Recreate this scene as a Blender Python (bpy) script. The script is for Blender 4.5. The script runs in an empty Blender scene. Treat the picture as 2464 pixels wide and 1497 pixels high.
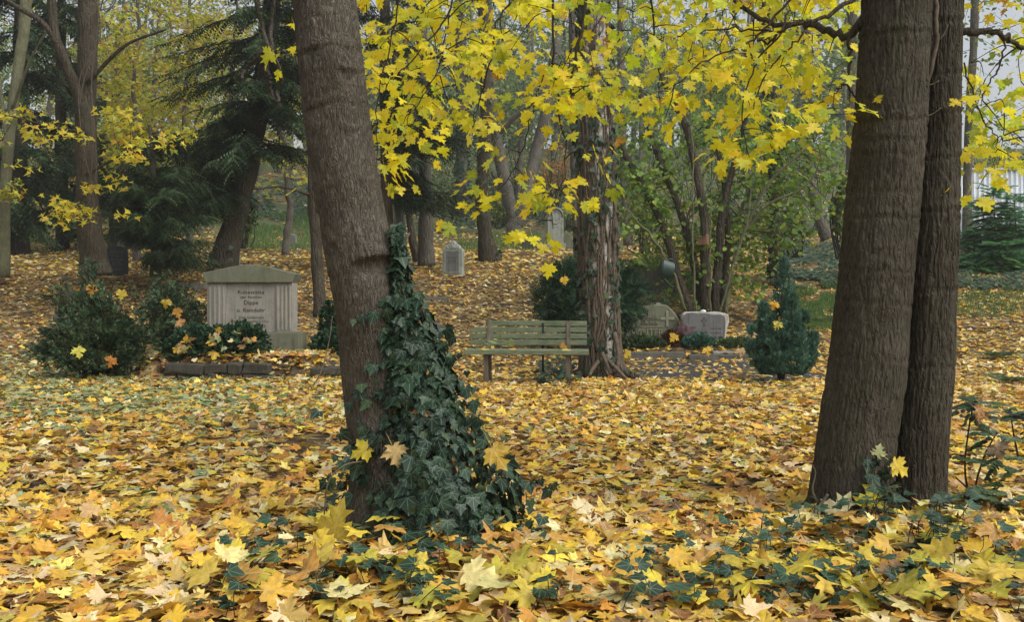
import bpy, bmesh, math
import numpy as np
from mathutils import Vector, Matrix

# ------------------------------------------------------------------ camera, world, sun, exposure
F, CX, HY, CZ = 2395.0, 1232.0, 715.0, 1.15          # measured picture: 2464 wide, horizon row 715, eye 1.15 m
S = bpy.context.scene
COL = S.collection
cam_d = bpy.data.cameras.new('camera'); cam = bpy.data.objects.new('camera', cam_d); COL.objects.link(cam)
cam.location = (0, 0, CZ); cam.rotation_euler = (math.radians(90), 0, 0)
cam_d.sensor_width = 36; cam_d.lens = F / 2464 * 36; cam_d.shift_y = -33.5 / 2464
cam_d.clip_start = 0.1; cam_d.clip_end = 2000
S.camera = cam
SUN_EL, SUN_AZ = math.radians(50), math.radians(125)   # azimuth from +Y towards +X
world = bpy.data.worlds.new('World'); S.world = world; world.use_nodes = True
wn = world.node_tree; wn.nodes.clear()
sky = wn.nodes.new('ShaderNodeTexSky'); sky.sky_type = 'NISHITA'; sky.sun_disc = False
sky.sun_elevation = SUN_EL; sky.sun_rotation = SUN_AZ; sky.air_density = 1.0; sky.dust_density = 5.0
hsv = wn.nodes.new('ShaderNodeHueSaturation'); hsv.inputs['Saturation'].default_value = 0.30
bg = wn.nodes.new('ShaderNodeBackground'); bg.inputs['Strength'].default_value = 0.15
wo = wn.nodes.new('ShaderNodeOutputWorld')
wn.links.new(sky.outputs[0], hsv.inputs['Color']); wn.links.new(hsv.outputs[0], bg.inputs['Color']); wn.links.new(bg.outputs[0], wo.inputs['Surface'])
sun_d = bpy.data.lights.new('sun', 'SUN'); sun_d.energy = 0.9; sun_d.angle = math.radians(60); sun_d.color = (1, 0.96, 0.88)
sun = bpy.data.objects.new('sun', sun_d); COL.objects.link(sun)
sd = Vector((math.sin(SUN_AZ) * math.cos(SUN_EL), math.cos(SUN_AZ) * math.cos(SUN_EL), math.sin(SUN_EL)))
sun.rotation_euler = sd.to_track_quat('Z', 'Y').to_euler()
S.view_settings.view_transform = 'Standard'; S.view_settings.look = 'None'
S.view_settings.gamma = 1.0; S.view_settings.exposure = 0.38; S.view_settings.use_curve_mapping = False
S.render.engine = 'CYCLES'
S.cycles.max_bounces = 7; S.cycles.diffuse_bounces = 3; S.cycles.transmission_bounces = 4; S.cycles.glossy_bounces = 2
S.cycles.volume_bounces = 1; S.cycles.use_denoising = True

# ------------------------------------------------------------------ maths helpers
rng = np.random.default_rng(11)
def A(*v): return np.array(v, float)
def nrm(v): v = np.asarray(v, float); return v / np.maximum(np.linalg.norm(v, axis=-1, keepdims=True), 1e-9)
def P(px, py, Y):
    return np.stack([(np.asarray(px, float) - CX) * Y / F, np.zeros_like(np.asarray(px, float)) + Y, CZ - (np.asarray(py, float) - HY) * Y / F], -1)
def proj(p):
    p = np.asarray(p); return CX + p[..., 0] / p[..., 1] * F, HY - (p[..., 2] - CZ) / p[..., 1] * F
def hsh(ix, iy, iz, seed):
    h = (ix.astype(np.uint32) * np.uint32(374761393) + iy.astype(np.uint32) * np.uint32(668265263) + iz.astype(np.uint32) * np.uint32(2147483647 - 1274126177) + np.uint32(seed * 9176 + 77))
    h = (h ^ (h >> np.uint32(13))) * np.uint32(1274126177); h = (h ^ (h >> np.uint32(15))) * np.uint32(2246822519)
    return ((h ^ (h >> np.uint32(16))) & np.uint32(0xffff)).astype(float) / 65535.0
def vn(p, seed=0):
    p = np.asarray(p, float) + 1000.0; i = np.floor(p).astype(np.int64); f = p - i; f = f * f * (3 - 2 * f)
    x, y, z = i[..., 0], i[..., 1], i[..., 2]; r = 0
    for dx in (0, 1):
        for dy in (0, 1):
            for dz in (0, 1):
                w = (f[..., 0] if dx else 1 - f[..., 0]) * (f[..., 1] if dy else 1 - f[..., 1]) * (f[..., 2] if dz else 1 - f[..., 2])
                r = r + w * hsh(x + dx, y + dy, z + dz, seed)
    return r
def fbm(p, seed=0, o=3):
    r = 0; a = 0.5; t = 0
    for k in range(o): r = r + a * vn(np.asarray(p) * 2 ** k, seed + k); t += a; a *= 0.5
    return r / t
def sst(a, b, x): t = np.clip((x - a) / (b - a), 0, 1); return t * t * (3 - 2 * t)

# ------------------------------------------------------------------ ground profile
GP = np.array([(0, 0), (13.5, 0), (15, .03), (17, .1), (20, .5), (22, 1.0), (25, 1.7), (30, 2.24), (38, 2.97), (48, 4.26), (60, 6.8), (70, 9.5), (85, 13), (100, 16), (120, 19), (400, 22)])
def gprof(Y): return np.interp(Y, GP[:, 0], GP[:, 1])
def rect(X, Y, x0, x1, y0, y1, e=.15): return sst(x0 - e, x0 + e, X) * sst(x1 + e, x1 - e, X) * sst(y0 - e, y0 + e, Y) * sst(y1 + e, y1 - e, Y)
def gz(X, Y):
    X = np.asarray(X, float); Y = np.asarray(Y, float)
    z = gprof(Y)
    z = z + .10 * np.exp(-((X + .42) ** 2 + (Y - 4.75) ** 2) / .32) + .075 * np.exp(-(((X - 1.82) / .55) ** 2 + ((Y - 4.70) / .27) ** 2))
    z = z + .30 * rect(X, Y, -5.25, -2.55, 13.85, 17.0) + .12 * rect(X, Y, 1.95, 4.2, 17.15, 18.8)
    n = fbm(np.stack([X * .35, Y * .35, X * 0], -1), 5, 3) - .5
    z = z + n * (.10 + .5 * sst(20, 60, Y)) * sst(2, 9, Y)
    return z
_yt = np.concatenate([np.arange(2.2, 20, .05), np.arange(20, 118, .25)])
_pt = HY - (gprof(_yt) - CZ) / _yt * F
def GY(py): return np.interp(-np.asarray(py, float), -_pt, _yt)
def G(px, py):
    Y = GY(py); X = (np.asarray(px, float) - CX) * Y / F
    return np.stack([X, Y + 0 * X, gz(X, Y + 0 * X)], -1)
def inpoly(px, py, poly):
    px = np.asarray(px); py = np.asarray(py); r = np.zeros(px.shape, bool); n = len(poly)
    for i in range(n):
        x0, y0 = poly[i]; x1, y1 = poly[(i + 1) % n]
        if y0 != y1: r ^= ((y0 > py) != (y1 > py)) & (px < (x1 - x0) * (py - y0) / (y1 - y0) + x0)
    return r

# ------------------------------------------------------------------ objects
def link(o): COL.objects.link(o); return o
def tag(o, label=None, cat=None, group=None, kind=None):
    for k, v in (('label', label), ('category', cat), ('group', group), ('kind', kind)):
        if v: o[k] = v
    return o
def thing(name, base, label, cat, group=None):
    o = link(bpy.data.objects.new(name, None)); o.location = base; o.empty_display_size = .2
    return tag(o, label, cat, group, 'thing')
def attach(o, parent):
    if parent is not None:
        o.parent = parent
        w = Vector((0, 0, 0)); q = parent
        while q is not None and q.type == 'EMPTY': w += q.location; q = q.parent
        o.matrix_parent_inverse = Matrix.Translation(-w)
    return o
def mesh(name, V, T, mat=None, col=None, uv=None, smooth=True):
    V = np.ascontiguousarray(V, np.float32); T = np.ascontiguousarray(T, np.int32)
    me = bpy.data.meshes.new(name); nt = len(T)
    me.vertices.add(len(V)); me.vertices.foreach_set('co', V.ravel())
    me.loops.add(nt * 3); me.loops.foreach_set('vertex_index', T.ravel())
    me.polygons.add(nt); me.polygons.foreach_set('loop_start', np.arange(0, nt * 3, 3, dtype=np.int32))
    try: me.polygons.foreach_set('loop_total', np.full(nt, 3, np.int32))
    except Exception: pass
    me.polygons.foreach_set('use_smooth', np.full(nt, bool(smooth)))
    if col is not None:
        c = np.ones((len(V), 4), np.float32); c[:, :3] = col
        me.attributes.new('tint', 'FLOAT_COLOR', 'POINT').data.foreach_set('color', c.ravel())
    if uv is not None:
        u = np.zeros((len(V), 3), np.float32); u[:, :2] = uv
        me.attributes.new('luv', 'FLOAT_VECTOR', 'POINT').data.foreach_set('vector', u.ravel())
    me.update(calc_edges=True)
    if mat: me.materials.append(mat)
    return me
class Geo:
    def __init__(s): s.V, s.T, s.C, s.U, s.n = [], [], [], [], 0
    def add(s, V, T, col=(1, 1, 1), uv=None):
        V = np.asarray(V, float)
        s.V.append(V); s.T.append(np.asarray(T) + s.n); s.n += len(V)
        s.C.append(np.broadcast_to(np.asarray(col, float), V.shape)); s.U.append(np.zeros((len(V), 2)) if uv is None else np.asarray(uv))
        return s
    def build(s, name, mat, parent=None, smooth=True, kind=None, label=None):
        me = mesh(name, np.concatenate(s.V), np.concatenate(s.T), mat, np.concatenate(s.C), np.concatenate(s.U), smooth)
        o = attach(link(bpy.data.objects.new(name, me)), parent)
        return tag(o, label, None, None, kind)
def catmull(pts, n):
    pts = np.asarray(pts, float)
    if len(pts) < 3: return pts[0] + (pts[-1] - pts[0]) * np.linspace(0, 1, n)[:, None]
    p = np.vstack([2 * pts[0] - pts[1], pts, 2 * pts[-1] - pts[-2]]); t = np.linspace(0, len(pts) - 1 - 1e-6, n)
    i = t.astype(int); f = (t - i)[:, None]; a, b, c, d = p[i], p[i + 1], p[i + 2], p[i + 3]
    return .5 * (2 * b + (c - a) * f + (2 * a - 5 * b + 4 * c - d) * f ** 2 + (3 * b - a - 3 * c + d) * f ** 3)
def tube(path, rad, sides=8, theta=None):
    path = np.asarray(path, float); n = len(path); rad = np.broadcast_to(np.asarray(rad, float), (n,))
    t = nrm(np.gradient(path, axis=0)); u = np.cross(t[0], A(0, 1, .01)); u = u if np.linalg.norm(u) > .1 else np.cross(t[0], A(1, 0, 0))
    U = np.zeros_like(path); u = nrm(u)
    for i in range(n): u = nrm(u - t[i] * (u @ t[i])); U[i] = u
    W = np.cross(t, U)
    th = np.linspace(0, 2 * np.pi, sides, endpoint=False) if theta is None else theta
    m = len(th)
    D = U[:, None] * np.cos(th)[None, :, None] + W[:, None] * np.sin(th)[None, :, None]
    V = path[:, None] + D * rad[:, None, None]
    i = np.arange(n - 1)[:, None] * m; j = np.arange(m)[None]; k = (j + 1) % m
    a, b, c, d = i + j, i + k, i + m + k, i + m + j
    T = np.concatenate([np.stack([a, b, c], -1).reshape(-1, 3), np.stack([a, c, d], -1).reshape(-1, 3)])
    e0 = np.array([[0, q + 1, q] for q in range(1, m - 1)]); e1 = (n - 1) * m + np.array([[0, q, q + 1] for q in range(1, m - 1)])
    return V.reshape(-1, 3), np.concatenate([T, e0, e1]), D.reshape(-1, 3)
def frames(y, z):
    y = nrm(y); z = np.asarray(z, float); z = nrm(z - (z * y).sum(-1, keepdims=True) * y); return np.stack([np.cross(y, z), y, z], -1)
def scatter(geo, base, pos, R, s, col):
    V, T = base[0], base[1]; N, m = len(pos), len(V)
    if N == 0: return
    s = np.broadcast_to(np.asarray(s, float), (N,))
    W = np.einsum('nij,mj->nmi', R, V) * s[:, None, None] + np.asarray(pos)[:, None]
    TT = (T[None] + (np.arange(N) * m)[:, None, None]).reshape(-1, 3)
    geo.add(W.reshape(-1, 3), TT, np.repeat(np.broadcast_to(col, (N, 3)), m, 0), np.tile(V[:, :2], (N, 1)))
def scatter_v(geo, bases, pos, R, s, col):
    s = np.broadcast_to(np.asarray(s, float), (len(pos),)); col = np.broadcast_to(col, (len(pos), 3)); k = rng.integers(0, len(bases), len(pos))
    for b in range(len(bases)):
        m = k == b; scatter(geo, bases[b], pos[m], R[m], s[m], col[m])
def pick(pal, w, n, jit=.12):
    pal = np.array(pal); w = np.array(w, float); c = pal[rng.choice(len(pal), n, p=w / w.sum())]
    return np.clip(c * (1 + rng.normal(0, jit, (n, 1))) * (1 + rng.normal(0, jit * .22, (n, 3))), .004, .95)
def rdir(n): return nrm(rng.normal(size=(n, 3)))

# ------------------------------------------------------------------ leaf shapes: base at the origin, tip towards +y, unit size
def leaf_shape(half, cen, curl=.1, fold=.12, petiole=.0, seed=0, jag=.02):
    r = np.random.default_rng(seed); h = np.array(half, float)
    o = np.vstack([h, (h[1:-1] * [-1, 1])[::-1]]); o = o + r.normal(0, jag, o.shape) * (np.linalg.norm(o, axis=1) > .05)[:, None]
    n = len(o); xy = np.vstack([o, [cen]]); ang = np.arctan2(xy[:, 0], xy[:, 1] + .1); rr = np.linalg.norm(xy - cen, axis=1)
    z = fold * np.abs(np.cos(ang * 4.4)) * rr * .3 + curl * (r.normal(0, .6) * xy[:, 0] ** 2 + r.normal(-.6, .6) * (xy[:, 1] - .3) ** 2) * 1.6 + curl * r.normal(0, .5) * xy[:, 0] * (xy[:, 1] - .3) + r.normal(0, curl * .22, n + 1) * rr
    V = np.c_[xy, z]; T = np.array([[n, i, (i + 1) % n] for i in range(n)])
    if petiole:
        L = petiole; b = r.normal(0, .1); w = .012
        V = np.vstack([V, [[-w, 0, 0], [w, 0, 0], [b + w, -L * .6, .05], [b - w, -L * .6, .05], [2 * b, -L, r.normal(.05, .1)]]]); k = n + 1
        T = np.vstack([T, [[k, k + 1, k + 2], [k, k + 2, k + 3], [k + 3, k + 2, k + 4]]])
    return V, T
MH = [(0, 0), (.13, -.12), (.37, -.14), (.28, .01), (.52, .07), (.48, .17), (.70, .33), (.47, .36), (.45, .50), (.22, .44), (.24, .62), (.34, .76), (.14, .78), (0, 1.04)]
ML = [(0, 0), (.34, -.13), (.27, .03), (.66, .30), (.24, .42), (.32, .74), (0, 1.02)]
IV = [(0, 0), (.2, -.14), (.44, -.10), (.42, .14), (.60, .36), (.34, .46), (.17, .72), (0, 1.0)]
OV = [(0, 0), (.24, -.02), (.42, .22), (.44, .5), (.28, .8), (0, 1.0)]
LA = [(0, 0), (.11, .2), (.15, .45), (.09, .75), (0, 1.0)]
MAPLE = [leaf_shape(MH, (0, .28), .22, .25, .8, k, .022) for k in range(8)]
MAPLE_LIT = [leaf_shape(MH, (0, .28), (.12, .18, .25, .5)[k % 4], .25, .6, 50 + k, .035) for k in range(14)]
MAPLE_LO = [leaf_shape(ML, (0, .25), (.15, .25, .45)[k % 3], .25, 0, 20 + k, .045) for k in range(10)]
SIX = [leaf_shape([(0, 0), (.56, .12), (.27, .42), (0, 1)], (0, .3), .3, .2, 0, 90 + k, .05) for k in range(5)]
IVY = [leaf_shape(IV, (0, .2), .14, .2, .5, 30 + k, .02) for k in range(6)]
OVAL = [leaf_shape(OV, (0, .45), .12, .1, .25, 40 + k, .02) for k in range(4)]
LANCE = [leaf_shape(LA, (0, .5), .2, .1, .0, 45 + k, .01) for k in range(4)]
DIA = [(np.array([[0, 0, 0], [.36, .45, .08], [0, 1, -.05], [-.36, .45, .06]]), np.array([[0, 1, 2], [0, 2, 3]]))]
STAR = [leaf_shape([(0, 0), (.30, -.08), (.22, .12), (.58, .34), (.2, .45), (0, 1)], (0, .25), .3, .2, 0, 60 + k, .04) for k in range(4)]
def needle_twig(K=13, w=.20, seed=0, droop=.25, nw=.022):
    r = np.random.default_rng(seed); V, T = [], []
    for i in range(K):
        t = (i + .5) / K; ww = w * (1.05 - .55 * t)
        for sg in (-1, 1):
            a = A(0, t, -droop * t * t); tip = a + A(sg * ww, ww * r.uniform(.3, .8), r.normal(-.05, .08)); k = len(V)
            V += [a + A(0, -nw, 0), a + A(0, nw, 0), tip]; T.append([k, k + 1, k + 2])
    k = len(V); V += [A(-.012, 0, 0), A(.012, 0, 0), A(0, 1.05, -droop)]; T.append([k, k + 1, k + 2])
    return np.array(V), np.array(T)
NEEDLE = [needle_twig(13, .2, k) for k in range(4)]
DROOP = [needle_twig(12, .14, 10 + k, .55) for k in range(4)]
def sprig(K=7, seed=0, spread=.4, wd=.045):
    r = np.random.default_rng(seed); V, T = [], []
    for i in range(K):
        t = i / K; a = A(0, t * .7, 0); ph = i * 2.4 + r.uniform(0, .6)
        tip = a + A(math.cos(ph) * spread * (1 - .5 * t), .42, math.sin(ph) * spread * (1 - .5 * t)) if i else A(0, 1.1, 0)
        d = nrm(np.cross(tip - a, A(math.sin(ph), .2, -math.cos(ph)))) * wd; k = len(V); m = (a + tip) / 2
        V += [a, m + d, tip, m - d]; T += [[k, k + 1, k + 2], [k, k + 2, k + 3]]
    return np.array(V), np.array(T)
SPRIG = [sprig(7, k) for k in range(5)]
FINE = [sprig(9, 20 + k, .34, .022) for k in range(5)]
DROOPF = [needle_twig(7, .17, 80 + k, .5) for k in range(4)]
YEW = [needle_twig(6, .28, 30 + k, .1, .05) for k in range(4)]
JUN = [sprig(6, 120 + k, .36, .085) for k in range(5)]
def pinnate(K=8, seed=0, L=.24, dr=.25):
    r = np.random.default_rng(seed); V, T = [A(-.008, 0, 0), A(.008, 0, 0), A(0, 1, -dr)], [[0, 1, 2]]
    for i in range(K):
        t = .18 + .8 * i / K; l = L * (1 - .45 * t)
        for sg in (-1, 1):
            a = A(0, t, -dr * t * t); tip = a + A(sg * l, l * .45, -l * dr + r.normal(0, .02)); mid = (a + tip) / 2; d = A(0, l * .26, 0); k = len(V)
            V += [a, mid + d, tip, mid - d]; T += [[k, k + 1, k + 2], [k, k + 2, k + 3]]
    return np.array(V), np.array(T)
PINN = [pinnate(8, k) for k in range(4)]
FROND = [pinnate(6, 140 + k, .24, .55) for k in range(5)]
FRONDF = [pinnate(4, 150 + k, .30, .6) for k in range(5)]
HOLLY = [leaf_shape([(0, 0), (.14, .06), (.17, .16), (.27, .2), (.22, .34), (.34, .42), (.24, .54), (.30, .66), (.16, .76), (.14, .88), (0, 1.05)], (0, .45), .1, .2, 0, 70 + k, .01) for k in range(4)]

# ------------------------------------------------------------------ materials
def nodes(name):
    m = bpy.data.materials.new(name); m.use_nodes = True; nt = m.node_tree; nt.nodes.clear(); return m, nt
def nd(nt, typ, ins=None, **props):
    n = nt.nodes.new('ShaderNode' + typ)
    for k, v in props.items(): setattr(n, k, v)
    for k, v in (ins or {}).items():
        if isinstance(v, bpy.types.NodeSocket): nt.links.new(v, n.inputs[k])
        else: n.inputs[k].default_value = v
    return n
def ma(nt, op, a, b=0.0, c=0.0): return nd(nt, 'Math', {0: a, 1: b, 2: c}, operation=op).outputs[0]
def mixc(nt, f, a, b, blend='MIX'):
    n = nd(nt, 'Mix', None, data_type='RGBA', blend_type=blend)
    for sock, v in ((n.inputs[0], f), (n.inputs[6], a), (n.inputs[7], b)):
        if isinstance(v, bpy.types.NodeSocket): nt.links.new(v, sock)
        else: sock.default_value = v if not isinstance(v, tuple) or len(v) == 4 else (*v, 1)
    return n.outputs[2]
def ramp(nt, fac, stops, interp='LINEAR'):
    n = nd(nt, 'ValToRGB', {0: fac}); n.color_ramp.interpolation = interp; e = n.color_ramp.elements
    while len(e) < len(stops): e.new(.5)
    for q, (p, c) in zip(e, stops): q.position = p; q.color = (*c, 1) if len(c) == 3 else c
    return n.outputs[0]
def rmap(nt, v, a, b, c=0.0, d=1.0): return nd(nt, 'MapRange', {0: v, 1: a, 2: b, 3: c, 4: d}).outputs[0]
def coords(nt, scale=(1, 1, 1)):
    t = nd(nt, 'TexCoord'); return nd(nt, 'Mapping', {0: t.outputs['Object'], 3: scale}).outputs[0]
def noise(nt, vec, scale, detail=3.0, rough=.55): return nd(nt, 'TexNoise', {'Vector': vec, 'Scale': scale, 'Detail': detail, 'Roughness': rough}).outputs[0]
def out(nt, sh): nd(nt, 'OutputMaterial', {'Surface': sh})
def leaf_mat(name, trans=.4, rough=.5, spec=.3, vein=0.0, vcol=(.5, .6, .3), spots=0.0, vw=.012, nscale=35):
    m, nt = nodes(name); at = nd(nt, 'Attribute', attribute_name='tint').outputs['Color']
    co = coords(nt); n = noise(nt, co, nscale, 3)
    c = mixc(nt, rmap(nt, n, .35, .7), mixc(nt, 1.0, at, (.72, .70, .66), 'MULTIPLY'), mixc(nt, 1.0, at, (1.12, 1.1, 1.1), 'MULTIPLY'))
    if spots:
        s = noise(nt, co, nscale * 4.5, 2); c = mixc(nt, rmap(nt, s, .62, .70, 0, spots), c, (.10, .055, .02))
    if vein:
        uv = nd(nt, 'Attribute', attribute_name='luv').outputs['Vector']; sp = nd(nt, 'SeparateXYZ', {0: uv})
        a = ma(nt, 'ARCTAN2', sp.outputs[0], ma(nt, 'ADD', sp.outputs[1], .02)); w = ma(nt, 'ABSOLUTE', ma(nt, 'WRAP', a, .37, -.37))
        d = ma(nt, 'MULTIPLY', nd(nt, 'VectorMath', {0: uv}, operation='LENGTH').outputs['Value'], w)
        c = mixc(nt, rmap(nt, d, vw, vw * 2.6, vein, 0), c, vcol)
    b = nd(nt, 'BsdfPrincipled', {'Base Color': c, 'Roughness': rough, 'Specular IOR Level': spec}).outputs[0]
    if trans:
        b = nd(nt, 'MixShader', {0: trans, 1: b, 2: nd(nt, 'BsdfTranslucent', {'Color': mixc(nt, 1.0, c, (1.1, 1.1, .9), 'MULTIPLY')}).outputs[0]}).outputs[0]
    out(nt, b); return m
def bark_mat(name, c0, c1, moss=(.06, .075, .035), mossf=.35, hs=55, vs=.12, bump=.6, dist=.01):
    m, nt = nodes(name); co = coords(nt, (1, 1, vs)); co1 = coords(nt)
    v = nd(nt, 'TexVoronoi', {'Vector': nd(nt, 'VectorMath', {0: co, 1: nd(nt, 'VectorMath', {0: nd(nt, 'TexNoise', {'Vector': co1, 'Scale': 14.0}).outputs['Color'], 1: (.05, .05, .0)}, operation='MULTIPLY').outputs[0]}, operation='ADD').outputs[0], 'Scale': float(hs)}, feature='DISTANCE_TO_EDGE').outputs['Distance']
    n = noise(nt, co1, 5, 4); f = noise(nt, coords(nt, (1, 1, .3)), 90, 3)
    c = mixc(nt, rmap(nt, f, .3, .7), c0, c1); c = mixc(nt, rmap(nt, n, .5, .75, 0, mossf), c, moss)
    c = mixc(nt, rmap(nt, noise(nt, co1, 2.6, 4, .65), .40, .66, 0, .7), c, mixc(nt, 1.0, c, (.55, .52, .48), 'MULTIPLY')); c = mixc(nt, rmap(nt, noise(nt, co1, 19, 3, .7), .60, .70, 0, .45), c, mixc(nt, 1.0, c, (1.5, 1.55, 1.4), 'MULTIPLY'))
    h = ma(nt, 'ADD', rmap(nt, v, 0, .25), ma(nt, 'MULTIPLY', f, .5))
    bp = nd(nt, 'Bump', {'Strength': bump, 'Distance': dist, 'Height': h}).outputs[0]
    out(nt, nd(nt, 'BsdfPrincipled', {'Base Color': c, 'Roughness': .9, 'Specular IOR Level': .15, 'Normal': bp}).outputs[0]); return m
def stone_mat(name, c0, c1, moss=(.10, .13, .06), mossf=.5, grain=120, bump=.3):
    m, nt = nodes(name); co = coords(nt); g = noise(nt, co, grain, 2, .7); n = noise(nt, co, 6, 5)
    c = mixc(nt, rmap(nt, g, .35, .65), c0, c1)
    up = nd(nt, 'SeparateXYZ', {0: nd(nt, 'NewGeometry').outputs['Normal']}).outputs[2]
    mf = ma(nt, 'MULTIPLY', ma(nt, 'ADD', rmap(nt, n, .42, .7), rmap(nt, up, .3, 1, 0, .5)), mossf)
    c = mixc(nt, nd(nt, 'Clamp', {0: mf}).outputs[0], c, moss)
    c = mixc(nt, rmap(nt, noise(nt, coords(nt, (1, 1, .25)), 9, 3), .45, .75, 0, .45), c, mixc(nt, 1.0, c, (.55, .56, .53), 'MULTIPLY'))
    c = mixc(nt, rmap(nt, noise(nt, co, 28, 3, .7), .60, .68, 0, .5), c, mixc(nt, 1.0, c, (1.5, 1.55, 1.4), 'MULTIPLY')); c = mixc(nt, rmap(nt, noise(nt, coords(nt, (2.5, 2.5, .12)), 8, 4), .52, .72, 0, .6), c, mixc(nt, 1.0, c, (.42, .44, .40), 'MULTIPLY'))
    bp = nd(nt, 'Bump', {'Strength': bump, 'Distance': .006, 'Height': ma(nt, 'ADD', g, ma(nt, 'MULTIPLY', n, 2.0))}).outputs[0]
    out(nt, nd(nt, 'BsdfPrincipled', {'Base Color': c, 'Roughness': .88, 'Specular IOR Level': .25, 'Normal': bp}).outputs[0]); return m
def plain_mat(name, c, rough=.7, spec=.3, metal=0.0, var=.25, scale=20, stretch=(1, 1, 1)):
    m, nt = nodes(name); n = noise(nt, coords(nt, stretch), scale, 4)
    cc = mixc(nt, rmap(nt, n, .3, .7), tuple(q * (1 - var) for q in c), tuple(min(1, q * (1 + var)) for q in c))
    bp = nd(nt, 'Bump', {'Strength': .2, 'Distance': .004, 'Height': n}).outputs[0]
    out(nt, nd(nt, 'BsdfPrincipled', {'Base Color': cc, 'Roughness': rough, 'Metallic': metal, 'Specular IOR Level': spec, 'Normal': bp}).outputs[0]); return m
M = {}
M['maple_leaf'] = leaf_mat('maple_leaf', .55, .45, .35, .35, (.85, .70, .16), .0)
M['litter_leaf'] = leaf_mat('litter_leaf', .15, .55, .3, .35, (.62, .48, .22), .35)
M['ivy_leaf'] = leaf_mat('ivy_leaf', .06, .48, .28, .55, (.17, .25, .17), 0, .010)
M['green_leaf'] = leaf_mat('green_leaf', .45, .5, .3, .25, (.25, .33, .1))
M['needles'] = leaf_mat('needles', .12, .6, .2)
M['far_leaf'] = leaf_mat('far_leaf', .4, .6, .2)
M['maple_bark'] = bark_mat('maple_bark', (.078, .068, .053), (.170, .148, .118), (.08, .082, .05), .35, 110, .10, .9, .008)
M['dark_bark'] = bark_mat('dark_bark', (.040, .035, .026), (.098, .086, .064), (.05, .056, .03), .45)
M['twig'] = plain_mat('twig', (.035, .026, .02), .8, .2)
M['grey_bark'] = bark_mat('grey_bark', (.10, .09, .075), (.19, .175, .15), (.08, .10, .06), .4, 18, .15, .8, .03)
M['brown_bark'] = bark_mat('brown_bark', (.048, .040, .029), (.105, .089, .065), (.09, .10, .05), .35, 16, .15, .9, .03)
M['green_bark'] = bark_mat('green_bark', (.11, .11, .06), (.19, .19, .12), (.10, .12, .05), .6, 18, .15, .6, .02)
M['ivy_stem'] = plain_mat('ivy_stem', (.105, .083, .060), .85, .2, 0, .4, 30)

# ================================================================== SETTING: ground
def ground():
    ys = np.concatenate([np.arange(-12, 2, 1.), np.arange(2, 20, .15), np.arange(20, 60, .6), np.arange(60, 130, 3.), [150, 200, 300, 420]])
    xs = np.arange(-9, 9, .2); xs = np.concatenate([-9 - np.geomspace(.4, 191, 40)[::-1], xs, 9 + np.geomspace(.2, 191, 40)])
    X, Y = np.meshgrid(xs, ys); V = np.stack([X, Y, gz(X, Y)], -1).reshape(-1, 3); nx = len(xs)
    i = (np.arange(len(ys) - 1)[:, None] * nx + np.arange(nx - 1)[None]).ravel()
    T = np.concatenate([np.stack([i, i + 1, i + nx + 1], -1), np.stack([i, i + nx + 1, i + nx], -1)])
    m, nt = nodes('forest_floor'); co = coords(nt)
    vo = nd(nt, 'TexVoronoi', {'Vector': co, 'Scale': 9.0})
    sel = nd(nt, 'SeparateColor', {0: vo.outputs['Color']}).outputs[0]
    lit = ramp(nt, sel, [(0, (.10, .06, .03)), (.2, (.25, .14, .05)), (.4, (.40, .27, .08)), (.6, (.48, .38, .17)), (.8, (.30, .20, .10)), (1, (.16, .10, .05))], 'CONSTANT')
    soil = mixc(nt, rmap(nt, noise(nt, co, 40, 4), .3, .7), (.018, .016, .013), (.055, .045, .034))
    y = nd(nt, 'SeparateXYZ', {0: co}).outputs[1]
    gf = ma(nt, 'MULTIPLY', rmap(nt, noise(nt, co, .35, 4), .36, .52), rmap(nt, y, 36, 50))
    c = mixc(nt, rmap(nt, noise(nt, co, 2.2, 4), .38, .62, .1, .75), soil, lit)
    c = mixc(nt, gf, c, mixc(nt, rmap(nt, noise(nt, co, 6, 4), .3, .7), (.035, .055, .03), (.12, .15, .07)))
    bp = nd(nt, 'Bump', {'Strength': .8, 'Distance': .05, 'Height': noise(nt, co, 14, 4)}).outputs[0]
    out(nt, nd(nt, 'BsdfPrincipled', {'Base Color': c, 'Roughness': .95, 'Specular IOR Level': .1, 'Normal': bp}).outputs[0])
    o = link(bpy.data.objects.new('ground', mesh('ground', V, T, m)))
    return tag(o, kind='structure')
GROUND = ground()

def individuals(parent, bases, pos, R, s, col, mat, name, n, score, nbin=12):
    """the n highest scores become objects of their own (children of parent); returns the mask of the rest"""
    s = np.broadcast_to(np.asarray(s, float), (len(pos),)); order = np.argsort(-score)[:n]; order = order[score[order] > 0]
    cols = col[rng.choice(order, min(nbin, len(order)), replace=False)] if len(order) else col[:1]
    cache = {}; rest = np.ones(len(pos), bool)
    for i in order:
        b = int(rng.integers(len(bases))); q = int(np.argmin(((cols - col[i]) ** 2).sum(1)))
        if (b, q) not in cache:
            V, T = bases[b]; cache[b, q] = mesh(name, V, T, mat, np.broadcast_to(cols[q], V.shape), V[:, :2])
        o = bpy.data.objects.new(name, cache[b, q]); COL.objects.link(o)
        X = np.eye(4); X[:3, :3] = R[i] * s[i]; X[:3, 3] = pos[i]
        attach(o, parent); o.matrix_basis = Matrix(X.tolist()); rest[i] = False
    return rest
def screen_score(pos, s, front=None):
    px, py = proj(pos); ok = (px > 10) & (px < 2454) & (py > 10) & (py < 1487) & (pos[:, 1] > .5)
    return np.where(ok, s / pos[:, 1], 0) * (1 if front is None else front)

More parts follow.
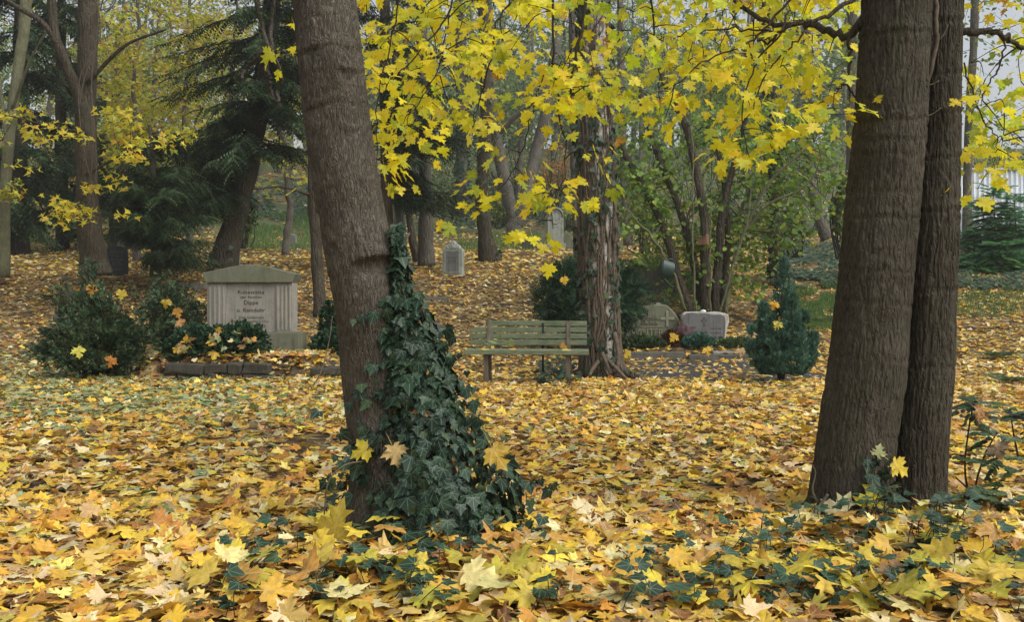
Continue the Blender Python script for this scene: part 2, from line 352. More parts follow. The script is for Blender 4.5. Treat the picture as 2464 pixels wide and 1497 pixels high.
# ================================================================== fallen leaves
GOLD = [(.76, .51, .05), (.68, .39, .055), (.79, .60, .17), (.77, .67, .38), (.53, .25, .045), (.26, .12, .04), (.49, .30, .14), (.50, .46, .08)]
W_GOLD = [.25, .16, .15, .16, .12, .06, .07, .03]
W_BRWN = [.07, .07, .14, .18, .15, .17, .19, .03]
W_PALE = [.20, .12, .22, .22, .08, .05, .07, .04]
GREENS = [(.16, .24, .09), (.28, .36, .18), (.40, .46, .28), (.50, .50, .14)]
def litter():
    NEARP, NEARR, NEARS, NEARC = [], [], [], []
    zones = [(2.7, 5.6, 430, MAPLE_LIT, .058, .118), (5.6, 14.0, 300, MAPLE_LO, .052, .100), (14.0, 26.0, 130, SIX, .07, .12), (26.0, 46.0, 34, DIA, .12, .20), (46., 75., 4, DIA, .2, .32)]
    g = Geo(); g2 = Geo()
    for zi, (y0, y1, den, bases, s0, s1) in enumerate(zones):
        n = int(.57 * (y1 * y1 - y0 * y0) * den)
        Y = np.sqrt(rng.uniform(y0 * y0, y1 * y1, n)); X = rng.uniform(-.57, .57, n) * Y
        ns = int((y1 - y0) * (2.4 if zi < 2 else 5.0) * den * (.55 if zi < 4 else 0)); ys = rng.uniform(y0, y1, ns); Y = np.concatenate([Y, ys])
        X = np.concatenate([X, rng.choice([-1, 1], ns) * (.57 * ys + rng.random(ns) * (1.2 if zi < 2 else 2.5))]); n += ns          # a margin beside the view
        z = gz(X, Y); pos = np.stack([X, Y, z], -1); px, py = proj(pos)
        keep = np.ones(n, bool)
        grav = inpoly(px, py, [(1510, 868), (1830, 872), (1990, 905), (1850, 930), (1500, 925)])
        keep &= ~(grav & (rng.random(n) < .55))
        ivyz = inpoly(px, py, [(1900, 585), (2060, 585), (2060, 700), (1890, 700)]) | inpoly(px, py, [(560, 430), (770, 430), (770, 600), (560, 620)])
        keep &= ~(ivyz & (rng.random(n) < .55))
        dirt = fbm(np.stack([X * .9, Y * .9, 0 * X], -1), 31, 3)
        keep &= ~((dirt > .65) & (rng.random(n) < .55) & (Y > 7))
        pos, px, py, z = pos[keep], px[keep], py[keep], z[keep]; n = len(pos)
        pos[:, 2] += rng.uniform(.004, .05 if zi < 2 else .03, n)
        big = rng.random(n) < .08
        nn = np.stack([rng.normal(0, .29, n), rng.normal(-.10, .29, n), np.ones(n)], -1); nn[big, :2] += rng.normal(0, .8, (big.sum(), 2))
        a = rng.uniform(0, 2 * np.pi, n); R = frames(np.stack([np.cos(a), np.sin(a), 0 * a], -1), nn)
        s = rng.uniform(s0, s1, n); pos[big, 2] += s[big] * .18
        gold = pick(GOLD, W_GOLD, n, .2); brn = pick(GOLD, W_BRWN, n, .18); pale = pick(GOLD, W_PALE, n)
        fb = sst(14.5, 18, pos[:, 1]) * sst(29, 24, pos[:, 1]) * sst(2.6, .6, pos[:, 0]) * .85; fp = sst(23, 28, pos[:, 1])
        u = rng.random(n); col = np.where((u < fb)[:, None], brn, np.where((u < fb + fp)[:, None], pale, gold))
        ct = fbm(np.stack([pos[:, 0] * 1.3, pos[:, 1] * 1.3, 0 * u], -1), 77, 3); col = col * (.88 + .24 * ct)[:, None]
        gl = sst(900, 500, px) * sst(1090, 960, py) * sst(820, 850, py) * .36 + .03
        m = rng.random(n) < gl; col[m] = pick(GREENS, [.3, .35, .2, .15], m.sum())
        if zi == 0:
            sc = screen_score(pos, s, (pos[:, 2] - z > .02))
            rest = individuals(GROUND, bases, pos, R, s, col, M['litter_leaf'], 'fallen_leaf', 300, sc, 16)
            pos, R, s, col = pos[rest], R[rest], s[rest], col[rest]
        if zi == 1:     # narrow green leaflets among them
            k = 900; py2 = rng.uniform(850, 1010, k); px2 = rng.beta(1, 1.8, k) * 1000; q = G(px2, py2); q[:, 2] += .05
            aa = rng.uniform(0, 6.28, k)
            scatter_v(g, LANCE, q, frames(np.stack([np.cos(aa), np.sin(aa), 0 * aa], -1), np.stack([rng.normal(0, .4, k), rng.normal(-.2, .4, k), 0 * aa + 1], -1)), rng.uniform(.1, .19, k), pick(GREENS, [.35, .4, .2, .05], k))
        scatter_v(g, bases, pos, R, s, col)
    k = 420; X = rng.uniform(-5.25, -2.6, k); Y = rng.uniform(13.62, 14.2, k); pos = np.stack([X, Y, gz(X, Y) + .02], -1); aa = rng.uniform(0, 6.283, k)
    scatter_v(g, MAPLE_LO, pos, frames(np.stack([np.cos(aa), np.sin(aa), 0 * aa], -1), np.stack([rng.normal(0, .4, k), rng.normal(-.7, .4, k), np.ones(k)], -1)), rng.uniform(.07, .12, k), pick(GOLD, W_BRWN, k))
    k = 230; q = rng.uniform([420, 1270], [2464, 1500], (k, 2)); q = q[inpoly(q[:, 0], q[:, 1], [(480, 1500), (540, 1340), (860, 1300), (1150, 1330), (1500, 1380), (1800, 1310), (1960, 1230), (2300, 1250), (2464, 1330), (2464, 1500)])]; k = len(q)
    pos = G(q[:, 0], q[:, 1]); pos[:, 2] += rng.uniform(.05, .13, k); aa = rng.uniform(0, 6.283, k)
    scatter_v(g, MAPLE_LIT, pos, frames(np.stack([np.cos(aa), np.sin(aa), 0 * aa], -1), np.stack([rng.normal(0, .5, k), rng.normal(-.4, .5, k), np.ones(k)], -1)), rng.uniform(.085, .145, k), pick([(.72, .58, .06), (.66, .50, .07), (.74, .66, .28), (.52, .48, .06), (.50, .28, .06), (.70, .44, .06)], [.24, .18, .18, .12, .16, .12], k))
    o = g.build('leaf_litter', M['litter_leaf'], None, True, 'stuff')
    o['label'] = 'yellow and brown maple leaves carpeting the cemetery ground'
litter()
def gravel():
    poly = np.array([(1500, 872), (1650, 866), (1830, 872), (1990, 900), (1960, 925), (1850, 932), (1700, 928), (1560, 932), (1500, 915)], float)
    c = poly.mean(0); ring = np.concatenate([poly + (np.roll(poly, -1, 0) - poly) * t for t in (0, .25, .5, .75)]); ring = ring[np.argsort(np.arctan2(ring[:, 1] - c[1], (ring[:, 0] - c[0]) * .12))]
    ring = c + (ring - c) * (1 + rng.normal(0, .05, (len(ring), 1))); k = len(ring); rr = [c[None]] + [c + (ring - c) * f for f in (.33, .66, 1.)]; q = np.concatenate(rr); V = G(q[:, 0], q[:, 1]); V[:, 2] += .006; T = [[0, 1 + i, 1 + (i + 1) % k] for i in range(k)]
    for j in range(2):
        for i in range(k): a, b = 1 + j * k + i, 1 + j * k + (i + 1) % k; T += [[a, a + k, b], [b, a + k, b + k]]
    m, nt = nodes('dark_gravel'); co = coords(nt); n = noise(nt, co, 120, 3, .7); out(nt, nd(nt, 'BsdfPrincipled', {'Base Color': mixc(nt, rmap(nt, n, .3, .7), (.014, .013, .012), (.055, .052, .048)), 'Roughness': .9, 'Normal': nd(nt, 'Bump', {'Strength': .6, 'Distance': .01, 'Height': n}).outputs[0]}).outputs[0])
    o = link(bpy.data.objects.new('gravel_path', mesh('gravel_path', V, np.array(T)[:, ::-1], m))); tag(o, kind='structure')
gravel()

# ================================================================== the two big maples in front
def dense(pts, rows):
    p = np.array(sorted(pts, key=lambda q: q[1]), float); d = catmull(p, 400); return np.interp(rows, d[:, 1], d[:, 0]), np.interp(rows, d[:, 1], d[:, 2])
def hero_trunk(parent, pts, Y, mat, scars, tears, seed, depth=.007, f=46., fz=6.5, AMP=.65, name='trunk'):
    rows = np.concatenate([np.arange(1320, -60, -5.6), np.arange(-125, -1050, -45)])
    x, w = dense(pts, rows); path = P(x, rows, Y); rad = w / 2 * Y / F
    th = np.concatenate([np.radians(np.linspace(-25, 205, 180)), np.radians(np.linspace(205, 335, 24))[1:-1]])
    V, T, D = tube(path, rad, 0, th); n, m = len(rows), len(th)
    v = np.repeat(path[:, 2], m); cyl = np.c_[D[:, :2] * np.repeat(rad, m)[:, None], v]
    ph = np.tile(th, n); py = np.repeat(rows, m)
    wp = (fbm(cyl * [9, 9, 9], seed + 9, 2) - .5) * .035
    wp = wp * .55; c2 = cyl + wp[:, None] * [1, 1, 0]
    a = vn(c2 * [f, f, fz], seed); b = vn(c2 * [f * 1.7, f * 1.7, fz * 2.2], seed + 3)
    fur = (1 - sst(0, .17, np.abs(a - .5))) * .75 + (1 - sst(0, .2, np.abs(b - .5))) * .35
    d = -depth * fur + .012 * (fbm(cyl * [4, 4, 1.5], seed + 5, 3) - .5) * 2 + .002 * (fbm(cyl * [120, 120, 60], seed + 6, 2) - .5)
    wob = (fbm(np.c_[cyl[:, :2] * 9, v * .5], seed + 7, 2) - .5) * 26
    for (p0, amp, wd) in scars:
        t = (py + wob - p0) / wd; d += AMP * amp * (.8 * np.exp(-(t + 1.2) ** 2) - 1.0 * np.exp(-(t * 1.8) ** 2) + .4 * np.exp(-(t - 1.4) ** 2))
    for (p0, ang, aw, up, amp) in tears:     # a flap of bark lifting above a hollow
        e = np.exp(-((ph - math.radians(ang)) / aw) ** 4); q = py + wob * .7 - p0
        saw = np.where(q < 0, np.exp(q / up), 0.0); d += e * amp * (saw * (.7 + .8 * (a - .5)) - .6 * np.exp(-((q - 10) / 22) ** 2) * (q > -2))
    V = V + D * d[:, None]
    g = Geo().add(V, T); return g.build(name, mat, parent)

left_maple = thing('maple_tree', tuple(P(975, 1300, 4.75)), 'leaning brown maple trunk with torn bark and thick ivy around its foot', 'tree')
LM = [(782, -150, 148), (778, -1050, 120), (782, 0, 150), (801, 200, 156), (826, 400, 158), (843, 500, 160), (863, 600, 166), (882, 700, 164), (897, 800, 166), (912, 900, 176), (934, 1000, 200), (958, 1100, 235), (975, 1200, 290), (985, 1345, 370)]
hero_trunk(left_maple, LM, 4.75, M['maple_bark'], [(128, .006, 9), (185, .004, 8), (262, .005, 9), (322, .004, 8), (455, .004, 10), (655, .005, 12), (770, .004, 9), (700, .003, 8), (55, .003, 8)],
           [(127, 66, .30, 9, .014), (182, 128, .30, 9, .013), (262, 60, .4, 8, .008), (325, 118, .35, 8, .010), (770, 90, .3, 10, .008), (632, 120, .55, 40, .050), (578, 52, .14, 14, .014), (500, 8, .3, 20, .010)], 3, .0040, 98., 9.)
right_maple = thing('maple_tree.001', tuple(P(2110, 1260, 5.2)), 'dark grey maple with two ridged trunks fused at the foot', 'tree')
R1 = [(2185, -1050, 130), (2168, -150, 164), (2158, 0, 166), (2150, 150, 166), (2142, 300, 165), (2128, 450, 168), (2115, 600, 172), (2099, 750, 176), (2084, 900, 180), (2068, 1000, 182), (2057, 1100, 186), (2048, 1200, 204), (2045, 1345, 250)]
R2 = [(2290, -1050, 80), (2275, -150, 98), (2270, 0, 98), (2266, 150, 98), (2262, 300, 98), (2255, 450, 106), (2248, 600, 114), (2240, 750, 116), (2232, 900, 118), (2222, 1000, 120), (2214, 1100, 124), (2210, 1200, 132), (2208, 1345, 165)]
SC = [(95, .005, 9), (300, .005, 10), (345, .004, 8), (380, .003, 8), (470, .003, 10), (530, .004, 9), (655, .003, 9), (730, .003, 10), (860, .003, 10)]
hero_trunk(right_maple, R1, 5.2, M['dark_bark'], SC, [], 21, .0085, 58., 5.5, 1.15)
hero_trunk(right_maple, R2, 5.27, M['dark_bark'], [(60, .006, 9), (185, .004, 8), (278, .005, 8), (385, .005, 8), (510, .005, 8), (700, .004, 9), (880, .003, 8)], [], 33, .0085, 60., 5.5, 1.15)

YEL = [(.92, .84, .03), (.86, .84, .035), (.93, .87, .09), (.90, .74, .03), (.60, .66, .04), (.40, .52, .06), (.50, .26, .04)]
W_YEL = [.30, .22, .14, .08, .16, .085, .015]
def limb_pts(pts): return np.concatenate([P(np.array([q[0]]), np.array([q[1]]), q[2]) for q in pts])
def maple_crown(tree, limbs, twigs, regions, extra, indiv, seed):
    bark = Geo(); tw = Geo(); N = []; cl = []
    for pts, r0, r1 in limbs:
        p = catmull(limb_pts(pts), 26); p[1:-1] += rng.normal(0, .008, p[1:-1].shape); V, T, _ = tube(p, np.linspace(r0, r1, 26), 8); 
        Geo().add(V, T).build('branch', M['dark_bark'], tree); N.append(p[3:])
    for pts, r0, r1 in twigs:
        p = catmull(limb_pts(pts), 22); p[1:] += rng.normal(0, .006, p[1:].shape); V, T, _ = tube(p, np.linspace(r0, r1, 22), 5); tw.add(V, T); N.append(p)
        for k in range(5, 22, 2):          # side leaves along the twig
            if proj(p[k])[1] > 10 and rng.random() < .38: cl.append(p[k] + rng.normal(0, .05, 3) + A(0, 0, -.04))
        cl.append(p[-1])
    for poly, n, ya, yb in regions:
        poly = np.array(poly, float); lo, hi = poly.min(0), poly.max(0); k = 0
        dn = 0
        while k < n and dn < n * 40:
            dn += 1; q = rng.uniform(lo, hi)
            if inpoly(q[0], q[1], poly) and vn(A(q[0] / 60, q[1] / 45, seed), seed) > .36:
                cl.append(P(q[0], q[1], rng.uniform(ya, yb))); k += 1
    for (x, y, Yd) in extra: cl.append(P(x, y, Yd))
    N = np.concatenate(N); cl = np.array(cl)
    d0 = np.array([np.min(np.linalg.norm(N - c, axis=1)) for c in cl]); cl = cl[np.argsort(d0)]
    LP, LD, LN = [], [], []
    for c in cl:
        dd = N - c; d = np.linalg.norm(dd * [1, 1, .8], axis=1) + np.where(dd[:, 2] < -.02, 1.2, 0); i = int(np.argmin(d)); a = N[i]; L = np.linalg.norm(a - c)
        if L > .02:
            p = catmull(np.array([a, (a + c) / 2 + A(0, 0, .10 * L) + rng.normal(0, .05 * L, 3), c]), 7); V, T, _ = tube(p, np.linspace(.0036 + .0022 * min(L, 1), .0017, 7), 4); tw.add(V, T); N = np.vstack([N, p[1:]])
            out_d = nrm((c - a) * [1, 1, .3] + rng.normal(0, .02, 3))
        else: out_d = nrm(rng.normal(size=3) * [1, 1, .2])
        k = rng.integers(4, 7)
        for _ in range(k):
            h = nrm(out_d * .7 + rng.normal(size=3) * [.9, .9, .15]); t = nrm(h * .75 + A(0, 0, -rng.uniform(.25, .95)))
            LP.append(c + h * rng.uniform(.05, .22) + A(0, 0, rng.uniform(-.06, .04))); LD.append(t)
            LN.append(nrm(A(rng.normal(0, .45), rng.normal(-.45, .45), .75)))
    LP, LD, LN = np.array(LP), np.array(LD), np.array(LN); n = len(LP); s = rng.uniform(.047, .090, n); col = pick(YEL, W_YEL, n, .08)
    gr = fbm(LP * 1.5, seed + 2, 2); col = col * np.stack([1.05 - .35 * sst(.5, .72, gr), 1.0 - .10 * sst(.5, .72, gr), 1 + 0 * gr], -1)
    R = frames(LD, LN); tw.build('twig', M['twig'], tree, True, 'stuff')
    rest = individuals(tree, MAPLE, LP, R, s, col, M['maple_leaf'], 'leaf', indiv, screen_score(LP, s), 14)
    g = Geo(); scatter_v(g, MAPLE, LP[rest], R[rest], s[rest], col[rest]); g.build('foliage', M['maple_leaf'], tree, True, 'stuff')

maple_crown(right_maple,
    [([(2080, 40, 5.2), (2043, 80, 5.25), (2009, 78, 5.3), (1966, 60, 5.4), (1933, 59, 5.45), (1873, 57, 5.55), (1814, 40, 5.6), (1763, 0, 5.7), (1700, -60, 5.8)], .024, .010),
     ([(2085, -40, 5.2), (2017, 28, 5.1), (1941, 47, 5.1), (1882, 76, 5.15), (1848, 102, 5.2), (1818, 86, 5.3)], .013, .006),
     ([(2300, 74, 5.3), (2340, 77, 5.35), (2382, 72, 5.4), (2424, 89, 5.5), (2463, 114, 5.6), (2560, 150, 5.8)], .022, .009),
     ([(2160, -520, 5.3), (1900, -330, 5.6), (1650, -190, 5.8), (1400, -120, 6.0), (1200, -60, 6.3)], .04, .012),
     ([(2280, -420, 5.3), (2400, -260, 5.4), (2520, -160, 5.5)], .03, .012),
     ([(2150, -300, 5.4), (1980, -140, 6.2), (1840, -60, 6.6), (1600, -60, 7.0)], .03, .01)],
    [([(2043, 80, 5.25), (2045, 140, 5.2), (2038, 200, 5.2), (2060, 237, 5.25)], .009, .004),
     ([(2038, 200, 5.2), (2010, 222, 5.2), (1985, 245, 5.3)], .005, .002),
     ([(1924, -20, 5.4), (1848, 55, 5.3), (1822, 89, 5.3), (1760, 118, 5.3), (1690, 150, 5.2), (1625, 205, 5.2)], .008, .003),
     ([(1899, 25, 5.3), (1873, 85, 5.2), (1827, 140, 5.2), (1797, 199, 5.2), (1786, 288, 5.15), (1800, 380, 5.1)], .007, .002),
     ([(1933, 76, 5.4), (1890, 120, 5.4), (1848, 170, 5.3), (1814, 263, 5.3), (1860, 360, 5.25)], .006, .002),
     ([(1882, 76, 5.15), (1740, 70, 5.2), (1640, 80, 5.2)], .006, .003),
     ([(1225, -80, 6.2), (1225, 0, 6.1), (1193, 55, 6.0), (1185, 127, 5.9), (1170, 191, 5.85), (1149, 254, 5.8), (1136, 310, 5.8)], .008, .003),
     ([(1331, -80, 6.0), (1331, 127, 5.8), (1327, 161, 5.8), (1340, 212, 5.75), (1350, 297, 5.7), (1359, 360, 5.7), (1357, 424, 5.65), (1327, 500, 5.6)], .008, .002),
     ([(1415, -110, 5.9), (1407, 0, 5.8), (1403, 64, 5.75), (1386, 127, 5.7), (1374, 212, 5.7), (1367, 263, 5.7)], .012, .006),
     ([(1310, 170, 5.8), (1285, 254, 5.75), (1255, 360, 5.7), (1217, 437, 5.7), (1183, 471, 5.7)], .005, .002),
     ([(1564, -120, 5.9), (1573, 64, 5.8), (1577, 127, 5.8), (1590, 230, 5.8)], .007, .003),
     ([(2424, 89, 5.5), (2400, 170, 5.4), (2370, 240, 5.4), (2440, 330, 5.3)], .006, .002),
     ([(2320, 150, 5.4), (2360, 280, 5.3), (2400, 330, 5.3), (2390, 400, 5.3)], .005, .002)],
    [([(1150, -330), (2060, -330), (2040, 40), (1980, 170), (1900, 200), (1840, 270), (1760, 250), (1700, 260), (1650, 230), (1560, 240), (1500, 250), (1430, 250), (1380, 300), (1340, 260), (1280, 270), (1200, 240), (1140, 250)], 270, 5.3, 8.2), ([(1150, -120), (2040, -120), (2040, 40), (1960, 150), (1840, 190), (1600, 170), (1400, 190), (1200, 170)], 130, 5.6, 8.4),
     ([(2345, -330), (2600, -330), (2600, 330), (2464, 420), (2400, 440), (2320, 440)], 88, 5.1, 7.2),
     ([(1740, 250), (1870, 300), (1880, 390), (1790, 420)], 6, 5.0, 5.4), ([(1200, 420), (1370, 380), (1370, 480), (1240, 500)], 3, 5.5, 5.8)],
    [(1150, 500, 5.7), (1172, 472, 5.7), (1235, 450, 5.6), (1270, 545, 5.5), (1285, 470, 5.6), (1335, 455, 5.6), (1262, 425, 5.7), (1430, 395, 5.5), (1410, 370, 5.5), (2352, 455, 5.2), (1222, 362, 5.6), (1600, 285, 5.3)], 300, 4)
maple_crown(left_maple,
    [([(785, -420, 4.75), (900, -330, 5.3), (1040, -150, 5.8), (1200, -80, 6.2)], .03, .012), ([(780, -500, 4.75), (1000, -400, 5.0), (1200, -340, 5.4)], .03, .01),
     ([(775, -350, 4.75), (740, -150, 5.2), (715, -20, 5.4), (700, 60, 5.5)], .012, .004)],
    [([(1120, -120, 6.0), (1081, 25, 5.9), (1030, 98, 5.8), (979, 157, 5.7), (928, 204, 5.7)], .007, .003),
     ([(1000, -180, 5.7), (960, 0, 5.6), (930, 150, 5.6), (905, 260, 5.6), (915, 420, 5.6)], .006, .002),
     ([(1080, 25, 5.9), (1060, 150, 5.8), (1000, 260, 5.7), (960, 320, 5.6)], .005, .002)],
    [([(862, -300), (1180, -300), (1180, 290), (1110, 320), (1040, 260), (1000, 330), (960, 300), (905, 330), (880, 150)], 145, 5.5, 8.0), ([(905, 380), (985, 370), (985, 415), (915, 435)], 3, 5.5, 5.7)],
    [(705, 70, 5.5), (712, 110, 5.5), (748, 455, 5.4), (935, 395, 5.6), (960, 380, 5.6), (1025, 325, 5.6)], 200, 9)

# dead climber stem hanging in the seam of the right maple
vine = thing('dead_climber', tuple(P(2210, 465, 5.08)), 'bare pale climber stem hanging in the seam between the fused trunks', 'vine')
p = catmull(limb_pts([(2252, -60, 5.12), (2253, 60, 5.1), (2250, 120, 5.1), (2228, 215, 5.1), (2222, 300, 5.1), (2217, 400, 5.1), (2208, 470, 5.1)]), 30); p += rng.normal(0, .004, p.shape)
Geo().add(*tube(p, np.linspace(.014, .008, 30), 7)[:2]).build('stem', M['ivy_stem'], vine)
g = Geo()
for i, dx, dy in ((8, 26, -40), (14, 30, -12), (18, 40, -22), (22, -10, -30)):
    a = p[i]; g.add(*tube(catmull(np.array([a, a + A(dx * .5, -4, -dy * .3) * .0021, a + A(dx, -5, -dy) * .0021]), 5), np.linspace(.004, .002, 5), 4)[:2])
g.build('side_twig', M['ivy_stem'], vine, True, 'stuff')

# ================================================================== ivy round the left maple
def ivy_cols(n): return pick([(.018, .045, .025), (.030, .064, .035), (.013, .032, .019), (.055, .095, .036)], [.4, .3, .2, .1], n, .12)
def ivy_leaves(parent, pos, nn, dirs, s, k, indiv_front=None, name='leaf'):
    R = frames(dirs, nn); col = ivy_cols(len(pos)); sc = screen_score(pos, s, indiv_front)
    rest = individuals(parent, IVY, pos, R, s, col, M['ivy_leaf'], name, k, sc, 8)
    if rest.any():
        g = Geo(); scatter_v(g, IVY, pos[rest], R[rest], s[rest], col[rest]); g.build('foliage', M['ivy_leaf'], parent, True, 'stuff')
ivy = thing('ivy', tuple(P(1050, 1290, 4.6)), 'dense dark green ivy cone climbing the foot of the leaning maple', 'ivy')
IR = np.array([(540, 955, 8), (600, 962, 14), (650, 968, 13), (700, 970, 20), (745, 982, 44), (800, 1000, 58), (850, 1008, 70), (900, 1014, 82), (950, 1018, 98), (1000, 1020, 112), (1050, 1030, 132), (1100, 1036, 160), (1150, 1042, 180), (1200, 1046, 198), (1250, 1044, 216), (1300, 1044, 220)], float)
def ivy_pts(n, r0, r1, lo=540, hi=1300):
    q = rng.random(n * 6) * (hi - lo) + lo; hw = np.interp(q, IR[:, 0], IR[:, 2]); k = rng.random(n * 6) < (hw / 212) ** .75; q, hw = q[k][:n], hw[k][:n]; n = len(q)
    cx = np.interp(q, IR[:, 0], IR[:, 1]); ph = rng.uniform(-1.9, 1.9, n); w = hw * 4.7 / F * rng.uniform(r0, r1, n) * (.70 + .58 * vn(np.c_[ph * 2.4, q / 45, 0 * q], 8))
    c = P(cx, q, 4.68); return c + np.stack([np.sin(ph) * w, -np.cos(ph) * w * .8 - .02, 0 * w], -1), np.stack([np.sin(ph), -np.cos(ph), 0 * ph], -1)
a, an = ivy_pts(1600, .84, 1.06); b, bn = ivy_pts(620, .5, .85)
ex = P(np.array([870, 905, 920, 885, 862, 850, 872, 900, 930, 900, 880, 870, 880, 930, 945, 840, 860, 830, 820, 800, 785, 790, 1150, 1165, 1280, 1300, 1330, 1320, 1120, 1180]), np.array([925, 915, 945, 965, 940, 770, 758, 752, 748, 880, 882, 1030, 1050, 1000, 960, 1100, 1120, 1110, 1140, 1150, 1160, 1210, 1010, 1060, 1160, 1155, 1165, 1180, 985, 1100]), 4.55)
eq = rng.uniform(700, 1290, 110); es = rng.choice([-1, -1, 1], 110); ex = np.concatenate([ex, P(np.interp(eq, IR[:, 0], IR[:, 1]) + es * (np.interp(eq, IR[:, 0], IR[:, 2]) + rng.exponential(24, 110) * np.clip((eq - 600) / 400, .3, 1)), eq, 4.6)])
n1 = len(a) + len(b) + len(ex); pos = np.concatenate([a, b, ex]); on = np.concatenate([an, bn, np.tile(A(-.2, -1, 0), (len(ex), 1))])
nn = nrm(on + A(0, 0, .45) + rng.normal(0, .33, (n1, 3))); dr = nrm(A(0, 0, -1) + on * .25 + rng.normal(0, .42, (n1, 3)))
fr = np.concatenate([np.ones(len(a)), np.full(len(b), .35), np.ones(len(ex))])
ivy_leaves(ivy, pos, nn, dr, np.where(rng.random(n1) < .2, 1.3, 1) * rng.uniform(.030, .068, n1), 300, fr)
g = Geo()
for k in range(26):
    top = rng.uniform(620, 1000); pts = []
    off = rng.uniform(-.8, .8)
    for q in np.linspace(1290, top, 7): pts.append(P(np.interp(q, IR[:, 0], IR[:, 1]) + off * np.interp(q, IR[:, 0], IR[:, 2]) * .8, q, 4.62) + A(rng.normal(0, .01), .03 - .12 * (np.interp(q, IR[:, 0], IR[:, 2]) / 212) * (1 - off * off), 0))
    g.add(*tube(catmull(np.array(pts), 16), np.linspace(.008, .003, 16), 5)[:2])
for pts in ([(975, 742, 4.62), (930, 750, 4.62), (880, 765, 4.62), (845, 785, 4.62)], [(985, 560, 4.7), (962, 620, 4.66), (968, 690, 4.62), (985, 745, 4.6)], [(880, 1110, 4.5), (830, 1120, 4.45), (790, 1160, 4.4), (780, 1240, 4.4)]):
    g.add(*tube(catmull(limb_pts(pts), 12), np.linspace(.005, .003, 12), 5)[:2])
g.build('stem', M['ivy_stem'], ivy, True, 'stuff')

# ivy creeping through the leaves in front, in two patches
def ground_ivy(base, poly, n, label, k, hgt=.09, smin=.04, smax=.072):
    t = thing('ground_ivy', tuple(G(*base)), label, 'ivy')
    q = rng.uniform(np.min(poly, 0), np.max(poly, 0), (n * 5, 2)); m = inpoly(q[:, 0], q[:, 1], poly) & (vn(np.c_[q / 85, 0 * q[:, 0]], 19) > .42); q = q[m][:n]; n = len(q)
    pos = G(q[:, 0], q[:, 1]); pos[:, 2] += .04 + rng.random(n) * hgt
    nn = nrm(np.stack([rng.normal(0, .35, n), rng.normal(-.35, .35, n), np.ones(n)], -1)); a = rng.uniform(0, 6.28, n); dr = np.stack([np.cos(a), np.sin(a), -.15 + 0 * a], -1)
    ivy_leaves(t, pos, nn, dr, rng.uniform(smin, smax, n), k)
    g = Geo()
    for i in range(min(n, 120)):
        b = pos[i]; e = b + A(rng.normal(0, .05), rng.normal(0, .05), -.12); g.add(*tube(catmull(np.array([b, (b + e) / 2 + rng.normal(0, .01, 3), e]), 4), .0018, 4)[:2])
    g.build('stem', M['twig'], t, True, 'stuff'); return t
ground_ivy((820, 1420), [(480, 1497), (560, 1330), (800, 1270), (860, 1300), (1000, 1360), (1500, 1420), (1480, 1497)], 150, 'low ivy creeping among fallen leaves below the ivy cone', 150)
ground_ivy((1850, 1400), [(1340, 1450), (1560, 1370), (1760, 1300), (1960, 1260), (2130, 1260), (2280, 1270), (2464, 1370), (2464, 1497), (1400, 1497)], 290, 'low ivy and seedlings below the two fused maple trunks', 280, .12)
ground_ivy((2180, 1290), [(2060, 1270), (2110, 1225), (2250, 1230), (2290, 1290), (2260, 1370), (2120, 1350)], 90, 'ivy clump clinging to the foot of the two fused trunks', 90, .16, .045, .07)
ground_ivy((1320, 900), [(1250, 890), (1370, 880), (1400, 930), (1270, 930)], 90, 'ivy patch on the ground beneath the green bench', 90, .16, .09, .13)

# ================================================================== stones, bench and graves
M['sandstone'] = stone_mat('sandstone', (.25, .232, .20), (.37, .345, .305), (.10, .115, .07), .25)
M['mossy_stone'] = stone_mat('mossy_stone', (.13, .135, .095), (.20, .20, .15), (.085, .11, .05), .6)
M['painted_light_relief'] = stone_mat('painted_light_relief', (.22, .225, .16), (.30, .30, .23), (.13, .16, .08), .3)  # paler colour on raised carving paints in the contrast against its shaded recess
M['granite'] = stone_mat('granite', (.10, .10, .10), (.22, .22, .215), (.10, .12, .09), .12, 260, .1)
M['rough_granite'] = stone_mat('rough_granite', (.42, .41, .38), (.62, .60, .56), (.25, .2, .13), .35, 60, .6)
M['slate'] = stone_mat('slate', (.028, .033, .037), (.05, .056, .06), (.05, .07, .04), .25, 200, .1)
M['pale_stone'] = stone_mat('pale_stone', (.24, .26, .235), (.36, .38, .345), (.12, .16, .09), .55)
M['kerb_stone'] = stone_mat('kerb_stone', (.09, .088, .08), (.17, .165, .15), (.07, .085, .045), .4, 150, .5)
M['dry_stone'] = stone_mat('dry_stone', (.040, .036, .030), (.085, .076, .064), (.06, .07, .04), .4, 50, .7)
M['letter'] = plain_mat('letter', (.022, .022, .02), .6)
M['faint_letter'] = plain_mat('faint_letter', (.085, .08, .07), .8)
M['pale_letter'] = plain_mat('pale_letter', (.13, .135, .13), .8)
m, nt = nodes('bench_paint'); co = coords(nt, (.18, 1, 1)); c = mixc(nt, rmap(nt, noise(nt, co, 30, 4), .3, .7), (.10, .125, .075), (.19, .225, .145)); c = mixc(nt, rmap(nt, noise(nt, coords(nt, (.3, 1, 1)), 45, 4, .7), .56, .66, 0, .75), c, (.16, .14, .105)); c = mixc(nt, rmap(nt, noise(nt, coords(nt), 5, 3), .5, .7, 0, .5), c, (.07, .10, .045))
out(nt, nd(nt, 'BsdfPrincipled', {'Base Color': c, 'Roughness': .8, 'Specular IOR Level': .2, 'Normal': nd(nt, 'Bump', {'Strength': .5, 'Distance': .004, 'Height': noise(nt, co, 60, 4)}).outputs[0]}).outputs[0]); M['bench_paint'] = m
M['old_wood'] = plain_mat('old_wood', (.115, .10, .072), .85, .2, 0, .35, 24, (1, 1, .2))
